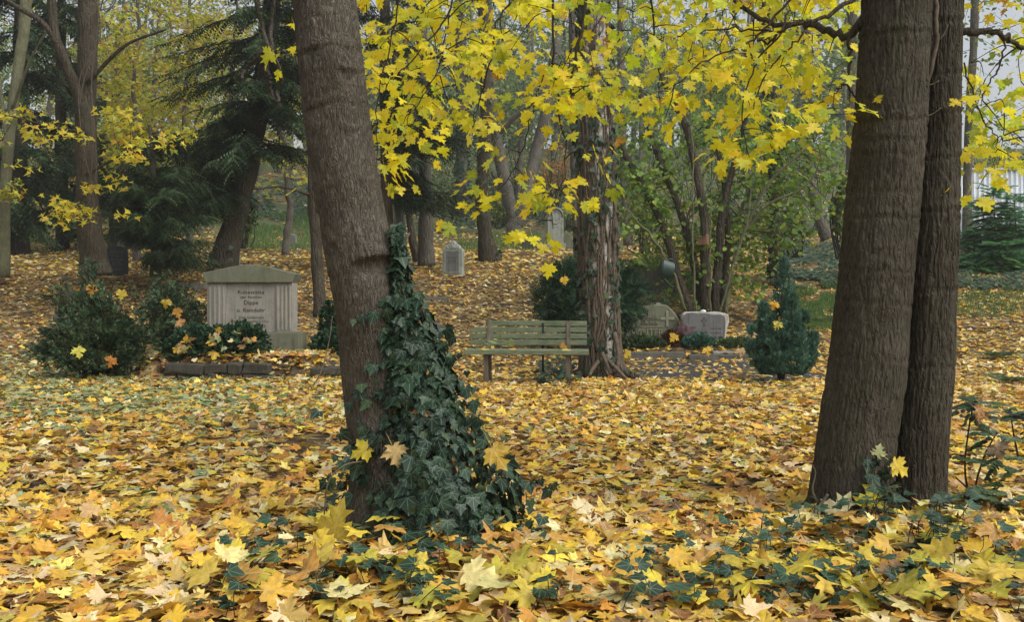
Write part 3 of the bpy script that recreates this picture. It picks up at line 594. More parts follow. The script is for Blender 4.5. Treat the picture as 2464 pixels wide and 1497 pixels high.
M['nest_wood'] = plain_mat('nest_wood', (.20, .125, .075), .8, .2, 0, .3, 30, (1, 1, .2))
M['can_plastic'] = plain_mat('can_plastic', (.008, .030, .022), .4, .5, 0, .2, 8)
M['yew'] = M['needles']

def from_bm(name, bm, mat, parent, Mx=None, smooth=False, label=None):
    if Mx is not None: bm.transform(Mx)
    me = bpy.data.meshes.new(name); bm.to_mesh(me); bm.free()
    if smooth: me.polygons.foreach_set('use_smooth', [True] * len(me.polygons))
    me.materials.append(mat); o = attach(link(bpy.data.objects.new(name, me)), parent); return tag(o, label)
def place(x, y, z, rz=0, rx=0, ry=0):
    return Matrix.Translation((x, y, z)) @ Matrix.Rotation(rz, 4, 'Z') @ Matrix.Rotation(ry, 4, 'Y') @ Matrix.Rotation(rx, 4, 'X')
def bm_box(sx, sy, sz, bev=.01, at=(0, 0, 0), seg=2, rough=0.0, cuts=0):
    """box whose bottom centre is at the origin"""
    bm = bmesh.new(); bmesh.ops.create_cube(bm, size=1)
    bmesh.ops.scale(bm, vec=(sx, sy, sz), verts=bm.verts)
    if cuts: bmesh.ops.subdivide_edges(bm, edges=bm.edges[:], cuts=cuts, use_grid_fill=True)
    if bev: bmesh.ops.bevel(bm, geom=[e for e in bm.edges if e.calc_face_angle(0) > .5], offset=bev, segments=seg, affect='EDGES', profile=.6)
    if rough:
        off = rng.uniform(0, 50, 3)
        for v in bm.verts:
            q = np.array(v.co) + off; v.co += Vector((fbm(q * 7, 1) - .5, fbm(q * 7, 2) - .5, fbm(q * 7, 3) - .5)) * rough
    bmesh.ops.translate(bm, vec=(at[0], at[1], at[2] + sz / 2), verts=bm.verts); return bm
def bm_slab(outline, depth, bev=.012, rough=0.0, sub=0):
    """outline in x,z extruded towards +y (front at y=0)"""
    bm = bmesh.new(); vs = [bm.verts.new((x, 0, z)) for x, z in outline]; f = bm.faces.new(vs)
    r = bmesh.ops.extrude_face_region(bm, geom=[f]); bmesh.ops.translate(bm, vec=(0, depth, 0), verts=[g for g in r['geom'] if isinstance(g, bmesh.types.BMVert)])
    bmesh.ops.recalc_face_normals(bm, faces=bm.faces)
    if bev: bmesh.ops.bevel(bm, geom=[e for e in bm.edges if abs(e.verts[0].co.y - e.verts[1].co.y) < 1e-6], offset=bev, segments=2, affect='EDGES', profile=.5)
    if rough:
        off = rng.uniform(0, 50, 3)
        for v in bm.verts:
            q = np.array(v.co) + off; v.co += Vector((fbm(q * 9, 1) - .5, fbm(q * 9, 2) - .5, fbm(q * 9, 3) - .5)) * rough
    return bm
def merge_bm(*bms):
    out_b = bmesh.new()
    for b in bms:
        me = bpy.data.meshes.new('t'); b.to_mesh(me); b.free(); out_b.from_mesh(me); bpy.data.meshes.remove(me)
    return out_b
def lettering(parent, text, cx, z, cap, width, y, mat, Mx, ext=.0008, name='lettering', shear=0):
    """one line of letters standing on z, scaled to the cap height and the width"""
    cu = bpy.data.curves.new(name, 'FONT'); cu.body = text; cu.extrude = ext / max(cap, 1e-6) * .7; cu.resolution_u = 3; cu.shear = shear
    t = link(bpy.data.objects.new(name, cu)); bpy.context.view_layer.update()
    me = bpy.data.meshes.new_from_object(t.evaluated_get(bpy.context.evaluated_depsgraph_get())); bpy.data.objects.remove(t); bpy.data.curves.remove(cu)
    v = np.zeros(len(me.vertices) * 3, np.float32); me.vertices.foreach_get('co', v); v = v.reshape(-1, 3)
    sx = width / (v[:, 0].max() - v[:, 0].min()); sy = cap / .729
    n = np.empty_like(v); n[:, 0] = (v[:, 0] - (v[:, 0].max() + v[:, 0].min()) / 2) * sx + cx; n[:, 2] = v[:, 1] * sy + z; n[:, 1] = y - v[:, 2] * cap / .7
    me.vertices.foreach_set('co', n.ravel()); me.transform(Mx); me.update(); me.materials.clear(); me.materials.append(mat)
    return attach(link(bpy.data.objects.new(name, me)), parent)

# ---- the wide family monument
b0 = P(600, 838, 15.0); b0[2] = .33
mon = thing('gravestone', tuple(b0), 'wide sandstone family monument with gabled mossy top and dark lettering', 'gravestone')
Mx = place(b0[0] - .005, 15.0, b0[2], math.radians(-2))
from_bm('plinth', bm_box(1.545, .50, .305, .015, (0, .20, -.02)), M['mossy_stone'], mon, Mx)
from_bm('body', bm_box(1.28, .34, .75, .006, (0, .22, .287)), M['sandstone'], mon, Mx)
for sx, w in ((-1, .295), (1, .262)):
    x0 = sx * (.652 - w / 2); bms = [bm_box(w, .30, .75, .006, (x0, .185, .287))]
    for k in range(4): bms.append(bm_box(.030, .02, .66, .008, (x0 + (k - 1.5) * w * .235, .030, .325)))
    from_bm('pilaster', merge_bm(*bms), M['sandstone'], mon, Mx)
cap = [(-.655, 1.040), (.655, 1.040), (.715, 1.165), (.70, 1.172), (.20, 1.292), (.0, 1.318), (-.20, 1.292), (-.69, 1.192), (-.71, 1.18)]
from_bm('cap', bm_slab(cap, .46, .008), M['mossy_stone'], mon, Mx @ Matrix.Translation((0, -.02, 0)))
for txt, zb, ch, w in (('Ruhestätte', .868, .056, .40), ('der Familien', .802, .040, .322), ('Dippe', .709, .064, .218), ('u. Ramdohr', .595, .062, .425), ('Zum Gedächtnis', .493, .045, .388), ('unserer lieben gefallenen Söhne', .441, .030, .54), ('Heinz und Georg', .376, .041, .446)):
    lettering(mon, txt, .018, zb, ch, w, .0475, M['letter'] if ch > .05 or zb > .7 else M['faint_letter'], Mx)

# ---- dry stone edging of its plot, stone by stone
def dry_wall(label, px0, px1, Yw, hgt, courses, wmin, wmax):
    a = P(px0, 900, Yw)[0]; b = P(px1, 900, Yw)[0]
    t = thing('dry_stone_edging', ((a + b) / 2, Yw, 0), label, 'stone edging')
    z = -.03; meshes = []
    for c in range(courses):
        h = hgt / courses * (.9 if c == 0 else 1.06); x = a + rng.uniform(-.05, .03)
        while x < b - .06:
            w = min(rng.uniform(wmin, wmax), b - x + .03)
            o = from_bm('stone', bm_box(w - .012, .24, h * rng.uniform(.70, 1.05), .016, (0, .12, 0), 2, .075, 3), M['dry_stone'], t, place(x + w / 2, Yw + rng.normal(0, .012), z, rng.normal(0, .06), 0, rng.normal(0, .05)), True)
            x += w
        z += h
    return t
dry_wall('low dry stone edging in front of the wide family monument', 392, 650, 13.65, .27, 2, .16, .56)
dry_wall('short mossy dry stone edging beside the leaning maple', 752, 838, 13.7, .21, 2, .2, .45)

# ---- rounded stone end block left of the juniper
q = G(150, 815); eb = thing('stone_block', tuple(q), 'rounded grey stone block half hidden behind the juniper bush', 'grave stone')
from_bm('block', bm_box(.36, .62, .33, .02, (0, .1, -.05), 2, .03, 2), M['kerb_stone'], eb, place(q[0] + .08, q[1], q[2], .25))
bm = bmesh.new(); bmesh.ops.create_cone(bm, cap_ends=True, segments=14, radius1=.19, radius2=.19, depth=.70)
from_bm('coping', bm, M['kerb_stone'], eb, place(q[0] + .04, q[1] + .1, q[2] + .40, .25, math.radians(90)) @ Matrix.Diagonal((1, .72, 1, 1)), True)
q = G(160, 745); st = thing('tree_stump', tuple(q), 'small broken brown stump standing behind the juniper', 'stump')
pt = catmull(np.array([q + A(0, 0, -.1), q + A(.02, 0, .25), q + A(-.02, 0, .5)]), 14); V, T, D = tube(pt, np.linspace(.17, .12, 14), 18); V += D * (fbm(V * [14, 14, 4], 4)[:, None] - .5) * .08
Geo().add(V, T).build('trunk', M['brown_bark'], st)

# ---- dark upright slate stone by the left trunk
def arch(w, h, top, n=9):
    r = [(-w / 2, 0), (w / 2, 0), (w / 2, h - top)]
    return r + [(w / 2 * math.cos(a), h - top + top * math.sin(a)) for a in np.linspace(0, math.pi, n)[1:-1]] + [(-w / 2, h - top)]
q = P(281, 657, 25.0); q[2] = gz(q[0], 25.)
sl = thing('gravestone.001', tuple(q), 'dark slate headstone with wavy top next to the thick left trunk', 'gravestone')
ol = [(-.23, -.1), (.245, -.1), (.25, .52), (.225, .64), (.17, .70), (.09, .725), (.0, .715), (-.09, .735), (-.18, .72), (-.235, .66)]
Mx = place(q[0], q[1], q[2], math.radians(8)); from_bm('slab', bm_slab(ol, .16, .012), M['slate'], sl, Mx)
for txt, z, ch, w in (('Wilhelm Stolle', .56, .05, .36), ('geb. 4. März 1841', .50, .028, .30), ('gest. 9. Juni 1913', .455, .028, .28), ('Ida Stolle', .37, .05, .30), ('geb. Müller', .31, .028, .2), ('1846 – 1921', .26, .03, .22), ('Ruhet sanft', .12, .04, .24)):
    lettering(sl, txt, 0, z, ch, w, -.0015, M['pale_letter'], Mx)

# ---- pale stone with scroll top
q = P(1088, 662, 25.0); q[2] = gz(q[0], 25.)
ps = thing('gravestone.002', tuple(q), 'pale weathered headstone with scrolled top beside the kerb slab', 'gravestone')
Mx = place(q[0], q[1], q[2], math.radians(-14))
ol = [(-.26, -.1), (.26, -.1), (.26, .60), (.24, .66), (.19, .68), (.17, .74), (.12, .77), (.07, .80), (.05, .845), (0, .865), (-.05, .845), (-.07, .80), (-.12, .77), (-.17, .74), (-.19, .68), (-.24, .66), (-.26, .60)]
from_bm('slab', bm_slab(ol, .22, .014), M['pale_stone'], ps, Mx)
fr_ = [bm_box(.03, .02, .57, .004, (sx * .19, -.006, .055)) for sx in (-1, 1)] + [bm_box(.352, .02, .03, .004, (0, -.006, .60)), bm_box(.352, .02, .03, .004, (0, -.006, .05))]
from_bm('frame', merge_bm(*fr_), M['pale_stone'], ps, Mx)
from_bm('panel', bm_box(.345, .012, .515, .002, (0, -.003, .083)), M['granite'], ps, Mx)
orn = []
for k in range(5):
    b = bmesh.new(); bmesh.ops.create_uvsphere(b, u_segments=10, v_segments=6, radius=.04); bmesh.ops.scale(b, vec=(.75, .5, 1.6), verts=b.verts); bmesh.ops.rotate(b, cent=(0, 0, 0), matrix=Matrix.Rotation((k - 2) * .35, 3, 'Y'), verts=b.verts); bmesh.ops.translate(b, vec=((k - 2) * .055, -.004, .715 - abs(k - 2) * .015), verts=b.verts); orn.append(b)
from_bm('scroll', merge_bm(*orn), M['pale_stone'], ps, Mx, True)
for txt, z, ch, w in (('Hier ruht', .52, .03, .16), ('Johanna Franz', .42, .042, .27), ('geb. Lange', .36, .03, .2), ('1868 – 1931', .30, .032, .24)):
    lettering(ps, txt, 0, z, ch, w, -.0105, M['letter'], Mx)

# ---- tall arched stone with medallion
q = P(1337, 600, 38.0); q[2] = gz(q[0], 38.)
ts = thing('gravestone.003', tuple(q), 'tall pale arched tombstone with oval medallion and side wings', 'gravestone')
Mx = place(q[0], q[1], q[2], math.radians(4))
from_bm('base', bm_box(.78, .55, .32, .02, (0, .22, -.1)), M['pale_stone'], ts, Mx)
from_bm('slab', bm_slab([(x, z + .2) for x, z in arch(.62, 1.42, .30, 15)], .34, .02), M['pale_stone'], ts, Mx @ Matrix.Translation((0, .03, 0)))
ring = catmull(np.array([(.185 * math.cos(a), .0, 1.22 + .24 * math.sin(a)) for a in np.linspace(0, 2 * math.pi, 25)]), 40); V, T, _ = tube(ring, .025, 6); V[:, 1] += .03; V = np.c_[V, np.ones(len(V))] @ np.array(Mx).T
Geo().add(V[:, :3], T).build('medallion', M['pale_stone'], ts)
hood = np.array([(.265 * math.cos(a), 0.01, 1.28 + .27 * math.sin(a)) for a in np.linspace(-.1, math.pi + .1, 19)]); V, T, _ = tube(hood, .035, 6); V = np.c_[V, np.ones(len(V))] @ np.array(Mx).T
Geo().add(V[:, :3], T).build('hood_moulding', M['mossy_stone'], ts)
for sx in (-1, 1):
    from_bm('wing', bm_slab([(0, -.1), (sx * .40, -.1), (sx * .40, .25), (sx * .36, .42), (sx * .20, .62), (sx * .12, .66), (0, .66)], .26, .015), M['mossy_stone'], ts, Mx @ Matrix.Translation((sx * .315, .1, 0)))
q = G(1270, 603); kb = thing('stone_post', tuple(q), 'dark low stone post with ivy left of the tall arched tombstone', 'stone post')
from_bm('post', bm_box(.42, .3, .55, .03, (0, 0, -.1), 2, .05, 1), M['dry_stone'], kb, place(*q))

# ---- small far stone with its kerb
q = P(700, 607, 40.0); q[2] = gz(q[0], 40.)
ss = thing('gravestone.004', tuple(q), 'tiny rounded headstone far off left of the leaning maple', 'gravestone')
Mx = place(*q, .05); from_bm('slab', bm_slab(arch(.44, .50, .10), .14, .012), M['pale_stone'], ss, Mx); from_bm('panel', bm_slab([(x * .78, z * .8 + .06) for x, z in arch(.44, .50, .10)], .01, 0), M['granite'], ss, Mx @ Matrix.Translation((0, -.006, 0)))
lettering(ss, 'Ruhe sanft', 0, .28, .05, .24, -.008, M['faint_letter'], Mx)
def kerb(label, pxa, pxb, Y, h, w=.16, z=None, name='grave_kerb', mat='kerb_stone', split=1, rough=.01):
    a, b = P(pxa, 700, Y)[0], P(pxb, 700, Y)[0]; zz = gz((a + b) / 2, Y) if z is None else z
    t = thing(name, ((a + b) / 2, Y, float(zz)), label, 'grave kerb'); L = (b - a) / split
    for k in range(split):
        from_bm('kerbstone', bm_box(L - .012, w, h + .1, .012, (0, w / 2, -.1), 2, rough, 3), M[mat], t, place(a + L * (k + .5), Y + rng.normal(0, .01), float(zz), rng.normal(0, .01)))
    return t
kerb('dark kerb in front of the tiny far headstone', 675, 752, 39.4, .14)
kerb('long grey kerb slab behind the ivy on the leaning maple', 945, 1080, 22.2, .10, .3)
kerb('dark kerb stones under the dense evergreen', 380, 492, 23.4, .15, .2, split=2)
kerb('mossy slab lying behind the low yew hedge', 352, 462, 18.6, .22, .4)
q = P(640, 645, 21.0); q[2] = gz(q[0], 21.); q[2] = max(q[2], .72)
t = thing('gravestone.005', tuple(q), 'low dark slab peeping over the wide monument roof', 'gravestone'); from_bm('slab', bm_box(.62, .2, 1.04, .02, (-.05, 0, 0)), M['slate'], t, place(*q))
q = P(563, 625, 27.0); q[2] = gz(q[0], 27.)
t = thing('gravestone.006', tuple(q), 'narrow pointed pale stone beside the ivy clad leaning trunk', 'gravestone'); from_bm('slab', bm_slab([(-.13, -.1), (.13, -.1), (.12, .48), (0, .62), (-.12, .48)], .13, .012), M['pale_stone'], t, place(*q, -.3))

# ---- round-topped relief stone
q = P(1572, 838, 18.3); q[2] = .43
wi = thing('gravestone.007', tuple(q), 'rough sandstone boulder grave with carved cross and large raised letters', 'gravestone')
Mx = place(q[0], q[1], q[2], math.radians(3)); k_ = .001018   # metres per enlarged pixel
def wp(x, y): return ((x - 640) * k_, (800 - y) * k_ - .02)
ol = [wp(*p_) for p_ in ((110, 1240), (1180, 1240), (1178, 800), (1150, 620), (1110, 480), (1060, 380), (980, 290), (890, 215), (800, 200), (640, 205), (520, 235), (390, 290), (330, 400), (250, 480), (180, 560), (140, 640), (120, 800))]
bm = bm_slab(ol, .26, .03); from_bm('slab', bm, M['mossy_stone'], wi, Mx)
def rim(pts, wd, d, name='carved_rim'):
    g = Geo(); p_ = np.array([(x, -.004, z) for x, z in pts]); V, T, _ = tube(p_, wd, 5); V[:, 1] = V[:, 1] * d; V = np.c_[V, np.ones(len(V))] @ np.array(Mx).T; return g.add(V[:, :3], T)
def flat(x0, y0, x1, y1, d, bev=.004):
    (a, b), (c, e) = wp(x0, y1), wp(x1, y0); return bm_box(c - a, .02, e - b, bev, ((a + c) / 2, .01 - d, b))
from_bm('cross', merge_bm(flat(868, 318, 915, 605, .016), flat(765, 437, 867, 488, .0155), flat(916, 437, 1022, 488, .0155)), M['painted_light_relief'], wi, Mx)
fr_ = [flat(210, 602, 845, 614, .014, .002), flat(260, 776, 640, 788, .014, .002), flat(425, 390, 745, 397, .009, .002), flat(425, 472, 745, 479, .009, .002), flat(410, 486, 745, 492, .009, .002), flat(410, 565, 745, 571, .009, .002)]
from_bm('carved_rim', merge_bm(*fr_), M['painted_light_relief'], wi, Mx)
for txt, x, yb, ch, w, m_ in (('FAMILIE', 585, 468, .062, .290, 'painted_light_relief'), ('DR. MER', 575, 560, .060, .290, 'painted_light_relief'), ('WINTER', 525, 770, .135, .60, 'painted_light_relief')):
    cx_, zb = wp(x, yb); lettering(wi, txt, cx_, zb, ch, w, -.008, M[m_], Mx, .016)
from_bm('wedge', bm_box(.08, .05, .035, .008, wp(735, 196)[:1] + (.05,) + (wp(735, 200)[1] - .01,)), M['pale_stone'], wi, Mx)

# ---- grey granite stone with rough white edge
q = P(1698, 838, 18.05); q[2] = .345
sg = thing('gravestone.008', tuple(q), 'grey polished granite headstone with rough white edge and engraved cross', 'gravestone')
Mx = place(q[0], q[1], q[2], math.radians(-2)); k_ = .000993
def wq(x, y): return ((x - 1655) * k_, (800 - y) * k_ + .09)
ol = [wq(*p_) for p_ in ((1235, 1200), (2020, 1200), (2025, 800), (2050, 640), (2080, 520), (2060, 400), (1990, 372), (1850, 345), (1700, 362), (1560, 345), (1400, 350), (1290, 350), (1240, 390), (1222, 470), (1240, 650), (1236, 800))]
from_bm('slab', bm_slab(ol, .20, .012, .02), M['rough_granite'], sg, Mx)
ol = [wq(*p_) for p_ in ((1243, 1200), (1992, 1200), (1992, 860), (2000, 720), (2012, 600), (2012, 500), (1990, 430), (1930, 398), (1800, 400), (1640, 372), (1500, 380), (1420, 362), (1320, 370), (1256, 410), (1240, 500), (1250, 650), (1247, 800))]
from_bm('polished_face', bm_slab(ol, .03, .004), M['granite'], sg, Mx @ Matrix.Translation((0, -.030, 0)))
cr = [wq(*p_) for p_ in ((1612, 455), (1640, 455), (1632, 500), (1668, 498), (1668, 528), (1632, 526), (1640, 615), (1606, 615), (1614, 526), (1572, 528), (1572, 498), (1614, 500))]
Y0 = -.0305; g = Geo(); p_ = np.array([(x, Y0, z) for x, z in cr + cr[:1]])
for i in range(len(p_) - 1):
    V, T, _ = tube(np.array([p_[i], p_[i + 1]]), .0035, 4); V = np.c_[V, np.ones(len(V))] @ np.array(Mx).T; g.add(V[:, :3], T)
g.build('engraved_cross', M['letter'], sg)
for txt, x, yb, ch, w in (('SABINE', 1395, 655, .042, .145), ('WILMI-IRMGARD', 1530, 742, .042, .31), ('1947-1980', 1835, 668, .026, .20), ('1915-2009', 1825, 745, .026, .19), ('2012', 1850, 830, .026, .10)):
    cx_, zb = wq(x, yb); lettering(sg, txt, cx_, zb, ch, w, -.0308, M['letter'], Mx)
def pebble(label, px, py, Y, r, mat, name='pebble'):
    b = bmesh.new(); bmesh.ops.create_icosphere(b, subdivisions=2, radius=r); bmesh.ops.scale(b, vec=(1.2, .9, .65), verts=b.verts)
    for v in b.verts: v.co += Vector(v.normal) * (fbm(np.array(v.co) * 12 + px, 3) - .5) * r * .4
    c = P(px, py, Y); o = from_bm(name, b, mat, None, place(*c), True); tag(o, label, 'stone', None, 'thing'); return o
pebble('white pebble lying on top of the granite headstone', 1692, 749, 18.1, .045, plain_mat('white_pebble', (.62, .62, .60), .6))
pebble('flat dark pebble on top of the granite headstone', 1664, 751.5, 18.1, .035, M['slate'])

# ---- kerbs and path slabs in front of these two graves
kerb('rough grey kerb below the carved boulder grave', 1497, 1650, 17.0, .19, .14, .02, rough=.03)
kerb('rough grey kerb below the polished granite headstone', 1657, 1835, 16.9, .15, .14, .02, rough=.03)
t = thing('stepping_slab', tuple(P(1735, 845, 17.4)), 'pale flat slab lying on the kerb under the granite headstone', 'slab'); from_bm('slab', bm_box(.46, .3, .05, .01, (0, 0, 0), 2, .02, 1), M['pale_stone'], t, place(3.68, 17.3, .165, .1))
# ---- low wall far right behind, and post
q = P(1590, 690, 23.0); t = thing('stone_wall', (q[0], 23., float(gz(q[0], 23.))), 'low dark stone wall behind the shrub with the watering can', 'wall')
for k in range(4): from_bm('stone', bm_box(.37, .25, .62, .02, (0, 0, -.1), 2, .03, 1), M['dry_stone'], t, place(q[0] - .56 + k * .378, 23., float(gz(q[0], 23.))))

# ================================================================== bench
bq = A((1268 - CX) * 13.2 / F, 13.2, 0.0)
bench = thing('park_bench', tuple(bq), 'weathered green wooden slat bench standing beside the ivy clad birch', 'bench')
Bx = place(*bq, math.radians(-4.2))
for k in range(4):          # seat boards
    from_bm('seat_slat', bm_box(1.63, .098, .036, .007, (0, -.17 + k * .112, .412 + (0, 0, .002, .006)[k])), M['bench_paint'], bench, Bx)
from_bm('seat_rail', bm_box(1.625, .022, .056, .006, (0, -.232, .398)), M['bench_paint'], bench, Bx)
for k in range(4):          # back boards
    z = .50 + k * .086; w = 1.585 if k < 3 else 1.375; x = .0 if k < 3 else .105
    from_bm('back_slat', bm_box(w, .024, .070, .006, (x, .255 + k * .022, z)), M['bench_paint'], bench, Bx @ Matrix.Rotation(rng.normal(0, .003), 4, 'Y'))
for sx in (-.53, .545):
    from_bm('leg', bm_box(.062, .07, .46, .008, (sx, -.16, -.05)), M['old_wood'], bench, Bx)
    from_bm('leg', bm_box(.062, .07, .46, .008, (sx + .01, .19, -.05)), M['old_wood'], bench, Bx)
    from_bm('bearer', bm_box(.06, .44, .05, .006, (sx, .02, .3605)), M['old_wood'], bench, Bx)
    b = bm_box(.058, .045, .48, .006); bmesh.ops.rotate(b, cent=(0, 0, 0), matrix=Matrix.Rotation(math.radians(-14), 3, 'X'), verts=b.verts); bmesh.ops.translate(b, vec=(sx, .205, .36), verts=b.verts)
    from_bm('back_post', b, M['old_wood'], bench, Bx)
b = bm_box(.03, .03, .80, .004, (.20, .30, 0)); from_bm('brace', b, plain_mat('iron', (.03, .028, .025), .6, .4, .3), bench, Bx)
def loose_leaf(label, p_, tip, nn, s, col, base=None, mat='litter_leaf', name='fallen_leaf'):
    V, T = (base or MAPLE_LIT[int(rng.integers(10))]); R = frames(np.array([tip], float), np.array([nn], float))[0]
    o = link(bpy.data.objects.new(name, mesh(name, (V @ R.T) * s + np.asarray(p_), T, M[mat], np.tile(np.array(col, float), (len(V), 1)), V[:, :2])))
    return tag(o, label, 'leaf', None, 'thing')
def onb(x, y, z): v = Bx @ Vector((x, y, z)); return A(*v)
loose_leaf('yellow leaf lying at the left end of the bench seat', onb(-.58, -.12, .458), (1, .3, 0), (0, -.2, 1), .10, (.70, .52, .08))
loose_leaf('pale yellow leaf lying at the right end of the bench seat', onb(.48, -.18, .458), (1, -.2, 0), (0, -.2, 1), .11, (.66, .56, .12))
loose_leaf('orange leaf standing up against the bench back on the right', onb(.47, .10, .47), (.1, 0, 1), (0, -1, .1), .09, (.50, .25, .05))
loose_leaf('small yellow leaf in the middle of the bench seat', onb(-.15, -.1, .458), (-1, .2, 0), (0, -.2, 1), .09, (.6, .45, .08))
t = thing('ash_leaf', tuple(onb(-.38, .05, .46)), 'green compound ash leaf draped over the bench seat', 'leaf'); g = Geo(); c = onb(-.36, .02, .50)
for k in range(5): scatter(g, LANCE[k % 4], np.array([c + A((k - 2) * .035, 0, .05 - abs(k - 2) * .02)]), frames(np.array([A((k - 2) * .5, -.2, .2)]), np.array([A(0, -.8, .6)])), .15, np.array([[.24, .32, .13]]))
g.build('leaflet', M['green_leaf'], t, True, 'stuff'); Geo().add(*tube(catmull(np.array([c + A(0, 0, .06), c + A(.03, -.02, -.02), c + A(.02, -.08, -.07)]), 8), .004, 4)[:2]).build('stalk', M['green_bark'], t)

# ================================================================== birch clad in ivy stems
birch = thing('birch_tree', tuple(P(1448, 900, 14.4)), 'birch trunk with peeling white bark wrapped in brown ivy stems', 'tree')
m, nt = nodes('birch_bark'); co = coords(nt)
c = mixc(nt, rmap(nt, noise(nt, coords(nt, (1, 1, .35)), 11, 4), .46, .54), (.11, .085, .06), mixc(nt, rmap(nt, noise(nt, coords(nt, (1, 1, 5)), 9, 3), .35, .65), (.24, .22, .19), (.46, .44, .40)))
c = mixc(nt, rmap(nt, noise(nt, co, 26, 3), .58, .66), c, (.04, .035, .03))
out(nt, nd(nt, 'BsdfPrincipled', {'Base Color': c, 'Roughness': .85, 'Normal': nd(nt, 'Bump', {'Strength': .8, 'Distance': .02, 'Height': noise(nt, coords(nt, (1, 1, .5)), 22, 4)}).outputs[0]}).outputs[0]); M['birch_bark'] = m
BR = [(1455, 925, 128), (1449, 890, 104), (1446, 850, 92), (1442, 760, 88), (1440, 650, 86), (1437, 500, 84), (1434, 400, 82), (1428, 200, 76), (1430, 0, 70), (1436, -300, 62), (1440, -900, 40)]
rows = np.concatenate([np.arange(925, -60, -7.), np.arange(-60, -900, -60)]); bx, bw = dense(BR, rows); path = P(bx, rows, 14.4); rad = bw / 2 * 14.4 / F
V, T, D = tube(path, rad, 40); V += D * ((fbm(V * [6, 6, 2], 3)[:, None] - .5) * .06 + (fbm(V * [25, 25, 8], 4)[:, None] - .5) * .03); Geo().add(V, T).build('trunk', m, birch)
g = Geo()
for k in range(9):      # surface roots at the foot
    a = k * .7 + rng.uniform(0, .3); c = P(1452, 905, 14.4); d = A(math.cos(a), math.sin(a), 0); r_ = rng.uniform(.45, .75)
    p_ = catmull(np.array([c + d * .2 + A(0, 0, .25), c + d * .34 + A(0, 0, .06), c + d * r_ + A(0, 0, -.03)]), 10); g.add(*tube(p_, np.linspace(.075, .02, 10), 8)[:2])
g.build('root', M['brown_bark'], birch, True, 'stuff')
iv2 = thing('ivy.001', tuple(P(1440, 900, 14.1)), 'old ivy with woody brown stems and small leaves on the birch', 'ivy')
g = Geo()
def on_birch(py, ph, off=.0): x = np.interp(-py, -rows, bx); r_ = np.interp(-py, -rows, bw) / 2 * 14.4 / F + off; c = P(x, py, 14.4); return c + np.stack([np.sin(ph) * r_, -np.cos(ph) * r_, 0 * r_], -1)
for k in range(74):
    hi = rng.uniform(-200, 620) if k < 60 else rng.uniform(500, 830); n = 26; q = np.linspace(912, hi, n); ph0 = rng.uniform(-1.7, 1.7)
    if abs(ph0 - .42) < .30: ph0 += -.75 if k % 3 else .85
    ph = ph0 + (fbm(np.c_[q / 110, np.full(n, k * 7.3), 0 * q], 5, 3) - .5) * 1.5
    g.add(*tube(on_birch(q, ph, .012 + rng.uniform(0, .022)), np.linspace(rng.uniform(.010, .023), .006, n), 5)[:2])
for pts in ([(1448, 850, 14.0), (1462, 880, 13.9), (1470, 905, 13.85)], [(1478, 800, 14.0), (1488, 860, 13.9), (1480, 912, 13.8)], [(1440, 870, 14.0), (1425, 890, 13.9), (1418, 905, 13.8)], [(1455, 858, 14.0), (1485, 890, 13.8), (1510, 915, 13.6)]):
    g.add(*tube(catmull(limb_pts(pts), 10), np.linspace(.035, .022, 10), 7)[:2])
g.build('stem', M['ivy_stem'], iv2, True, 'stuff')
n = 1150; q = 900 - 1000 * rng.random(n) ** .9; ph = rng.uniform(-2, 2, n); k = (vn(np.c_[ph * 1.8, q / 70, 0 * q], 12) > .47) | (rng.random(n) < .06); q, ph = q[k], ph[k]; n = len(q)
pos = on_birch(q, ph, .05) + rng.normal(0, .02, (n, 3)); on = np.stack([np.sin(ph), -np.cos(ph), 0 * ph], -1)
scatter_v(g := Geo(), IVY, pos, frames(nrm(A(0, 0, -1) + rng.normal(0, .5, (n, 3))), nrm(on + A(0, 0, .4) + rng.normal(0, .35, (n, 3)))), rng.uniform(.05, .10, n), ivy_cols(n)); g.build('foliage', M['ivy_leaf'], iv2, True, 'stuff')

